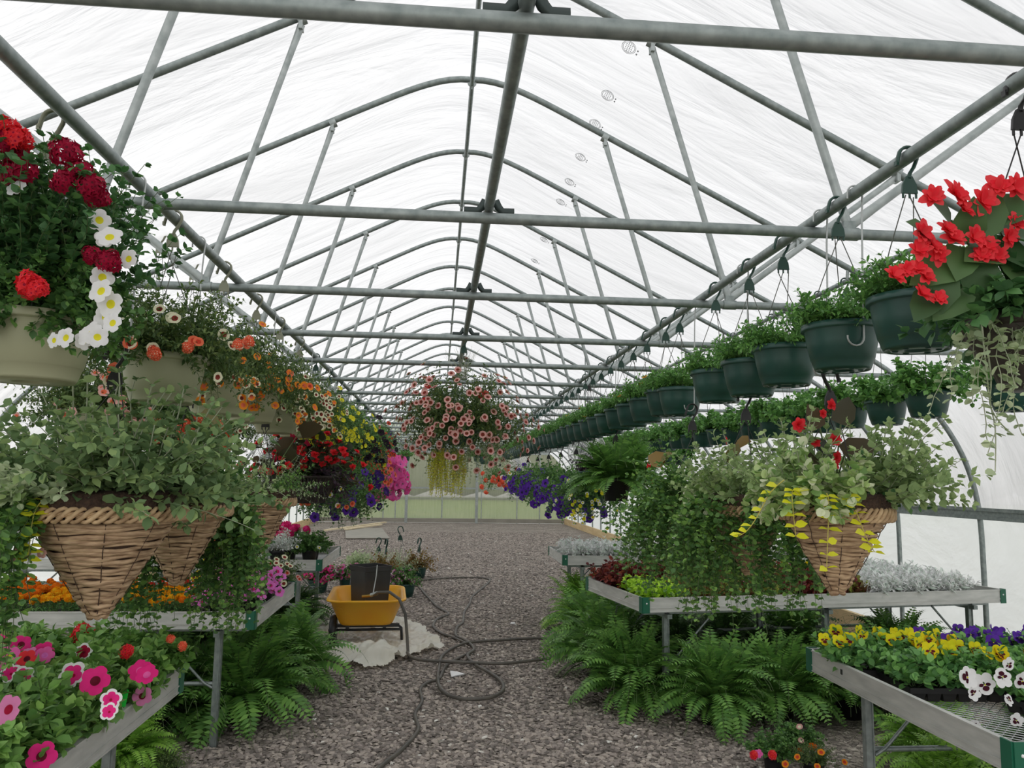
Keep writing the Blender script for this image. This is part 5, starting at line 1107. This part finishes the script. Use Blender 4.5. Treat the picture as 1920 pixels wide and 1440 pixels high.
for i, (x, y, k, fl, lab) in enumerate(((1.88, 4.42, 'big', [('geranium:red:coral', 2, .03), ('petunia:hotpink:pink', 3, .026)], 'small pot with red and pink blooms on the gravel at the bottom right'), (2.12, 4.62, 'big', [('marigold:orange', 3, .02), ('calib:blush:cream', 5, .018)], 'small pot with peach and orange blooms on the gravel under the pansy bench'), (2.05, 4.3, 'calb', [('calib:orange:rust', 5, .018)], 'low pot with orange specks at the very bottom right'), (-1.35, 4.35, 'calb', [], 'low feathery light green pot on the gravel at the bottom left'))):
    potted('potted_plant', lab, x, y, 0, k, fl, 'small pots on the gravel by the near benches', 1130 + i, 'bench', 1.0)
for o_ in list(COL.objects):
    if o_.get('group') == 'small pots on the gravel by the near benches':
        for c in o_.children:
            if c.name.startswith('foliage'): c.scale = (.7, .7, .6)
            elif 'flower' in c.name: c.location = (c.location.x * .75, c.location.y * .75, .1 + (c.location.z - .1) * .65)
# ------------------------------------------------------------------ wheelbarrow
W = thing('wheelbarrow', 'orange wheelbarrow holding a black planter box on the gravel walkway', 'wheelbarrow', (-.66, 7.95, 0), 0.06)
def rrect(w, l, r, n=6):
    P = []
    for cx, cy, a0 in ((w / 2 - r, l / 2 - r, 0), (-w / 2 + r, l / 2 - r, 90), (-w / 2 + r, -l / 2 + r, 180), (w / 2 - r, -l / 2 + r, 270)):
        for q in range(n): a = math.radians(a0 + 90 * q / (n - 1)); P.append((cx + r * math.cos(a), cy + r * math.sin(a)))
    return np.array(P)
def loft(g, secs, mat=0):
    n = len(secs[0]); V = np.concatenate(secs); F = [(i * n + q, i * n + (q + 1) % n, (i + 1) * n + (q + 1) % n, (i + 1) * n + q) for i in range(len(secs) - 1) for q in range(n)]; g.add(V, np.array(F), mat)
def sec(w, l, r, z, dy=0, slope=0):
    P = rrect(w, l, r); return np.stack([P[:, 0], P[:, 1] + dy, z + slope * P[:, 1]], 1)
g = G(); S_ = [sec(.10, .3, .04, .215), sec(.46, .62, .08, .215), sec(.50, .66, .10, .235), sec(.66, .98, .13, .445), sec(.69, 1.02, .14, .45), sec(.725, 1.06, .16, .452), sec(.73, 1.065, .16, .462), sec(.715, 1.05, .155, .472), sec(.67, 1.0, .14, .468), sec(.64, .97, .12, .44), sec(.49, .64, .09, .245), sec(.44, .60, .07, .228), sec(.10, .3, .04, .226)]
loft(g, S_); ob('tray', g, 'orange_tub', W)
g = G(); box(g, (0, -.16, .19), (.62, .045, .03)); box(g, (-.17, .1, .2), (.03, .8, .03)); box(g, (.17, .1, .2), (.03, .8, .03)); tube(g, A([-.35, -.16, .15], [.34, -.16, .15]), .012, 8); ob('frame', g, 'black_plastic', W)
g = G()
for sx in (-1, 1): tube(g, A([sx * .17, .48, .2], [sx * .2, .6, .3], [sx * .2, 1.0, .55], [sx * .2, 1.15, .57]), .013, 8)
ob('handle', g, 'black_plastic', W)
g = G(); lathe(g, [(.05, -.028), (.09, -.03), (.115, -.034), (.135, -.03), (.143, -.015), (.145, 0), (.143, .015), (.135, .03), (.115, .034), (.09, .03), (.05, .028)], 36); q = G().merge(g, roty(PI / 2), A(-.305, -.16, .145)); wl = ob('wheel', q, 'black_plastic', W)
g = G(); lathe(g, [(0, -.03), (.05, -.028), (.05, .028), (0, .03)], 20); q = G().merge(g, roty(PI / 2), A(-.305, -.16, .145)); link('hub', q.mesh('hub', ['galvanised']), wl)
g = G(); tube(g, A([.28, -.14, .2], [.33, -.14, .16], [.34, -.13, .01]), .013, 8); ob('support_leg', g, 'black_plastic', W)
Bx = thing('planter_box', 'square black planter box standing open in the orange wheelbarrow', 'planter', (-.64, 7.95, .232), .62)
g = G(); w0, w1, hh = .25, .30, .50
loft(g, [sec(.02, .02, .005, 0), sec(w0, w0, .01, 0), sec(w1 - .01, w1 - .01, .012, hh * .90), sec(w1, w1, .012, hh * .905), sec(w1 + .004, w1 + .004, .012, hh), sec(w1 - .02, w1 - .02, .01, hh), sec(w1 - .03, w1 - .03, .01, hh * .6), sec(w0 - .03, w0 - .03, .01, .02), sec(.02, .02, .005, .02)]); o = ob('shell', g, 'box_black', Bx)
for p in o.data.polygons: p.use_smooth = False
tagp(tagp(ob('lever_rod', (lambda g: tube(g, A([-.56, 7.70, .76], [-.565, 7.69, .66], [-.585, 7.62, .50], [-.58, 7.60, .49]), .006, 6))(G()), 'hook_wire'), 'thin grey rod hanging down the front of the black planter box', 'rod'))
# hose inside the barrow with its brass coupling
g = G(); tube(g, A([-.58, 7.56, .50], [-.52, 7.50, .535], [-.42, 7.44, .545], [-.33, 7.40, .49], [-.27, 7.37, .36], [-.25, 7.36, .18], [-.235, 7.33, .03], [-.22, 7.25, .02], [-.20, 7.12, .018]), .014, 10)
hn = tagp(ob('hose_end', g, 'hose_rubber'), 'black hose end arching out of the wheelbarrow down to the plastic sheet', 'hose')
g = G(); tube(g, A([-.68, 7.58, .487], [-.63, 7.57, .492], [-.58, 7.56, .50]), .013, 8); link('valve', g.mesh('valve', ['brass']), hn)
g = G(); tube(g, A([-.60, 7.565, .50], [-.57, 7.555, .51], [-.54, 7.53, .525]), .019, 10); link('coupling', g.mesh('coupling', ['galvanised_light']), hn)
# ------------------------------------------------------------------ garden hoses
def smooth(P, n):
    P = np.asarray(P, float); k = len(P); Pp = np.concatenate([[2 * P[0] - P[1]], P, [2 * P[-1] - P[-2]]]); out_ = []
    for i in range(1, k):
        p0, p1, p2, p3 = Pp[i - 1], Pp[i], Pp[i + 1], Pp[i + 2]
        for t_ in np.linspace(0, 1, n, endpoint=False): out_.append(.5 * ((2 * p1) + (-p0 + p2) * t_ + (2 * p0 - 5 * p1 + 4 * p2 - p3) * t_ ** 2 + (-p0 + 3 * p1 - 3 * p2 + p3) * t_ ** 3))
    out_.append(P[-1]); return np.array(out_)
HA = [(-.36, 4.3), (-0.27, 4.6), (-0.19, 4.8), (-0.12, 5.04), (-0.09, 5.24), (-0.12, 5.54), (-0.08, 5.84), (-0.1, 6.16), (-0.04, 6.37), (0.04, 6.47), (0.11, 6.94), (0.32, 7.41), (0.36, 7.56), (0.33, 7.72), (0.2, 8.05), (0.06, 8.32), (-0.02, 8.71), (0.02, 9.13), (0.15, 9.47), (0.02, 9.98), (-0.12, 10.85), (-0.24, 11.7), (-0.33, 12.08), (-0.2, 12.49), (0.21, 12.78), (0.63, 12.84), (0.83, 12.62), (0.72, 11.91), (0.49, 10.86), (0.43, 10.26), (0.34, 9.6), (0.3, 8.91), (0.23, 8.6), (0.21, 8.14), (0.3, 7.88), (0.36, 7.49), (0.29, 7.2), (0.34, 6.87), (0.45, 6.57), (0.52, 6.29), (0.51, 6.04), (0.41, 5.86), (0.25, 5.82), (0.13, 5.89), (0.05, 6.11), (0.03, 6.42), (0.04, 6.76), (0.07, 7.21), (0.19, 7.56), (0.33, 7.76), (0.66, 7.87), (1.02, 7.95), (1.23, 7.86), (1.6, 7.6)]
P = smooth([(x, y, 0) for x, y in HA], 6); n = len(P); P[:, 2] = .016 + .018 * np.clip((np.arange(n) / n - .55) * 8, 0, 1) * (np.arange(n) % 1 == 0)
g = G(); tube(g, P, .0135, 8); tagp(ob('garden_hose', g, 'hose_rubber'), 'long looping black hose winding over the gravel walkway', 'hose')
HB = [(-0.24, 7.26), (-0.20, 7.08), (-0.12, 6.98), (-0.0, 6.93), (0.28, 6.87), (0.58, 6.83), (0.89, 6.95), (1.12, 7.06), (1.5, 7.2)]
P = smooth([(x, y, .05) for x, y in HB], 6); g = G(); tube(g, P, .0135, 8); tagp(ob('garden_hose', g, 'hose_rubber'), 'straight black hose crossing the walkway to the right-hand ferns', 'hose')
# ------------------------------------------------------------------ plastic sheets and litter
def sheet(name, poly, label, amp, seed, heap=None, cat='plastic sheet', n=70, base=.006):
    P = A(*poly); lo, hi = P.min(0), P.max(0); r_ = np.random.default_rng(seed); xs = np.linspace(lo[0], hi[0], n); ys_ = np.linspace(lo[1], hi[1], n); X, Y_ = np.meshgrid(xs, ys_, indexing='ij')
    def inside(x, y):
        c = np.zeros(x.shape, bool); j = len(P) - 1
        for i in range(len(P)):
            xi, yi = P[i]; xj, yj = P[j]; c ^= ((yi > y) != (yj > y)) & (x < (xj - xi) * (y - yi) / (yj - yi + 1e-9) + xi); j = i
        return c
    Z = np.zeros_like(X)
    for k in range(26):
        a = r_.uniform(0, PI); f = r_.uniform(5, 26); ph = r_.uniform(0, 6); wv = np.sin((X * math.cos(a) + Y_ * math.sin(a)) * f + ph + 1.2 * np.sin((X * math.sin(a) - Y_ * math.cos(a)) * f * .4 + ph)); Z += (1 - np.abs(wv)) ** 3 * amp * 5 / f
    if heap:
        for hx, hy, hr, hz in heap: Z += hz * np.exp(-(((X - hx) / hr) ** 2 + ((Y_ - hy) / (hr * .8)) ** 2)) * (1 + .5 * Z / (amp + 1e-6) * .25)
    ins = inside(X, Y_); V = np.stack([X, Y_, Z + base], -1).reshape(-1, 3); F = [(i * n + j, (i + 1) * n + j, (i + 1) * n + j + 1, i * n + j + 1) for i in range(n - 1) for j in range(n - 1) if ins[i, j] and ins[i + 1, j] and ins[i + 1, j + 1] and ins[i, j + 1]]
    V = V + r_.normal(0, .002, V.shape); V[:, 2] = np.maximum(V[:, 2], .003); g = G().add(V, np.array(F)); o = ob(name, g, 'cream_plastic'); return tagp(o, label, cat)
sheet('plastic_sheet', [(-1.25, 8.5), (-1.0, 9.1), (-.43, 9.2), (-.15, 8.7), (.11, 7.64), (-.12, 7.35), (-.23, 7.21), (-.35, 6.9), (-.5, 6.8), (-.72, 6.85), (-.95, 7.1), (-1.12, 7.6)], 'crumpled translucent plastic sheet heaped beneath the orange wheelbarrow', .020, 5, heap=[(-.66, 7.10, .20, .085), (-.45, 7.05, .16, .06), (-.82, 7.25, .14, .05), (-.45, 7.5, .2, .03)], n=120)
sheet('plastic_sheet', [(-3.4, 7.2), (-3.2, 8.6), (-1.45, 8.9), (-1.3, 8.3), (-1.5, 7.3), (-2.4, 6.9)], 'flat white plastic sheet on the floor under the far left benches', .010, 8)
g = G(); V = A([-.05, -.06, .012], [.06, .0, .02], [.02, .07, .014], [-.06, .06, .03], [-.01, .01, .035]); g.add(V, np.array([[0, 1, 4], [1, 2, 4], [2, 3, 4], [3, 0, 4]]), 0, False); g.add(V * A(1, 1, .5), np.array([[1, 0, 4], [2, 1, 4], [3, 2, 4], [0, 3, 4]]), 0, False)
tagp(ob('paper_scrap', g, 'paper', loc=(.19, 6.6, .004)), 'scrap of white paper lying on the gravel beside the hose loops', 'paper')
for i, (x, y, s, m) in enumerate(((.85, 8.9, .03, 'paper'), (1.05, 7.9, .028, 'panel_sheet'), (.05, 5.0, .02, 'panel_sheet'))):
    g = G(); V, Fs = tv, tf; scatter(g, (V, Fs), np.eye(3)[None], A([0, 0, 0]), np.array([[s, s * .8, s * .5]])); tagp(ob('pale_stone', g, m, loc=(x, y, .004)), 'pale stone lying on the walkway, ' + ('by the light green fern', 'near the right-hand hose', 'close to the camera by the hose')[i], 'stone')
g = G(); box(g, (0, 0, .03), (1.1, 4.0, .02), rotz(.12)); tagp(ob('rigid_panel', g, 'panel_sheet', loc=(-2.0, 22.6, 0)), 'pale grey sheet panel lying on the gravel near the far wall', 'panel')
for i, (p, q) in enumerate((((-3.15, 22.9), (-1.75, 27.2)), ((-2.65, 23.4), (-1.8, 25.9)))):
    g = G(); dv = A(q[0] - p[0], q[1] - p[1], 0); L = np.linalg.norm(dv); box(g, (0, 0, .07), (L, .09, .04), rotz(math.atan2(dv[1], dv[0]))); tagp(ob('wooden_batten', g, 'pale_wood', loc=((p[0] + q[0]) / 2, (p[1] + q[1]) / 2, 0)), ('longer thin wooden batten lying near the far wall', 'shorter pale batten lying on the grey panel')[i], 'plank')
# ------------------------------------------------------------------ light and camera
w = bpy.data.worlds.new('overcast'); bpy.context.scene.world = w; w.use_nodes = True
nt = w.node_tree; nt.nodes.clear()
out = nt.nodes.new('ShaderNodeOutputWorld'); bg = nt.nodes.new('ShaderNodeBackground'); tc = nt.nodes.new('ShaderNodeTexCoord')
sp = nt.nodes.new('ShaderNodeSeparateXYZ'); rp = nt.nodes.new('ShaderNodeValToRGB')
nt.links.new(tc.outputs['Generated'], sp.inputs[0]); nt.links.new(sp.outputs['Z'], rp.inputs['Fac'])
rp.color_ramp.elements[0].position = 0; rp.color_ramp.elements[0].color = (.80, .81, .83, 1)
rp.color_ramp.elements[1].position = .6; rp.color_ramp.elements[1].color = (.97, .98, 1.0, 1)
nt.links.new(rp.outputs[0], bg.inputs['Color']); bg.inputs['Strength'].default_value = 1.0
nt.links.new(bg.outputs[0], out.inputs['Surface'])
sd = bpy.data.lights.new('overcast_sun', 'SUN'); sd.energy = 1.9; sd.angle = math.radians(70); sd.color = (1, .97, .93)
so = bpy.data.objects.new('overcast_sun', sd); COL.objects.link(so); so.rotation_euler = (math.radians(56), 0, math.radians(-14)); so.location = (-3, -12, 9)
PI_, YA_, RO_, F_ = .1192, .0899, .0147, 1479.9
fw = A(math.sin(YA_) * math.cos(PI_), math.cos(YA_) * math.cos(PI_), math.sin(PI_)); rt = A(math.cos(YA_), -math.sin(YA_), 0); up = np.cross(rt, fw)
r2 = rt * math.cos(RO_) + up * math.sin(RO_); u2 = -rt * math.sin(RO_) + up * math.cos(RO_)
cd = bpy.data.cameras.new('camera'); co = bpy.data.objects.new('camera', cd); COL.objects.link(co)
co.rotation_euler = Matrix(np.stack([r2, u2, -fw], 1).tolist()).to_euler(); co.location = (0, 0, H)
cd.sensor_width = 36; cd.lens = F_ / 1920 * 36; cd.clip_start = .05; cd.clip_end = 400
sc = bpy.context.scene; sc.camera = co
sc.view_settings.view_transform = 'Standard'; sc.view_settings.look = 'None'; sc.view_settings.gamma = 1; sc.view_settings.use_curve_mapping = False
sc.view_settings.exposure = 0.08
sc.cycles.max_bounces = 10; sc.cycles.diffuse_bounces = 5; sc.cycles.transmission_bounces = 6; sc.cycles.transparent_max_bounces = 16
sc.cycles.sample_clamp_indirect = 8; sc.cycles.caustics_reflective = False; sc.cycles.caustics_refractive = False
try: sc.cycles.use_denoising = True
except Exception: pass
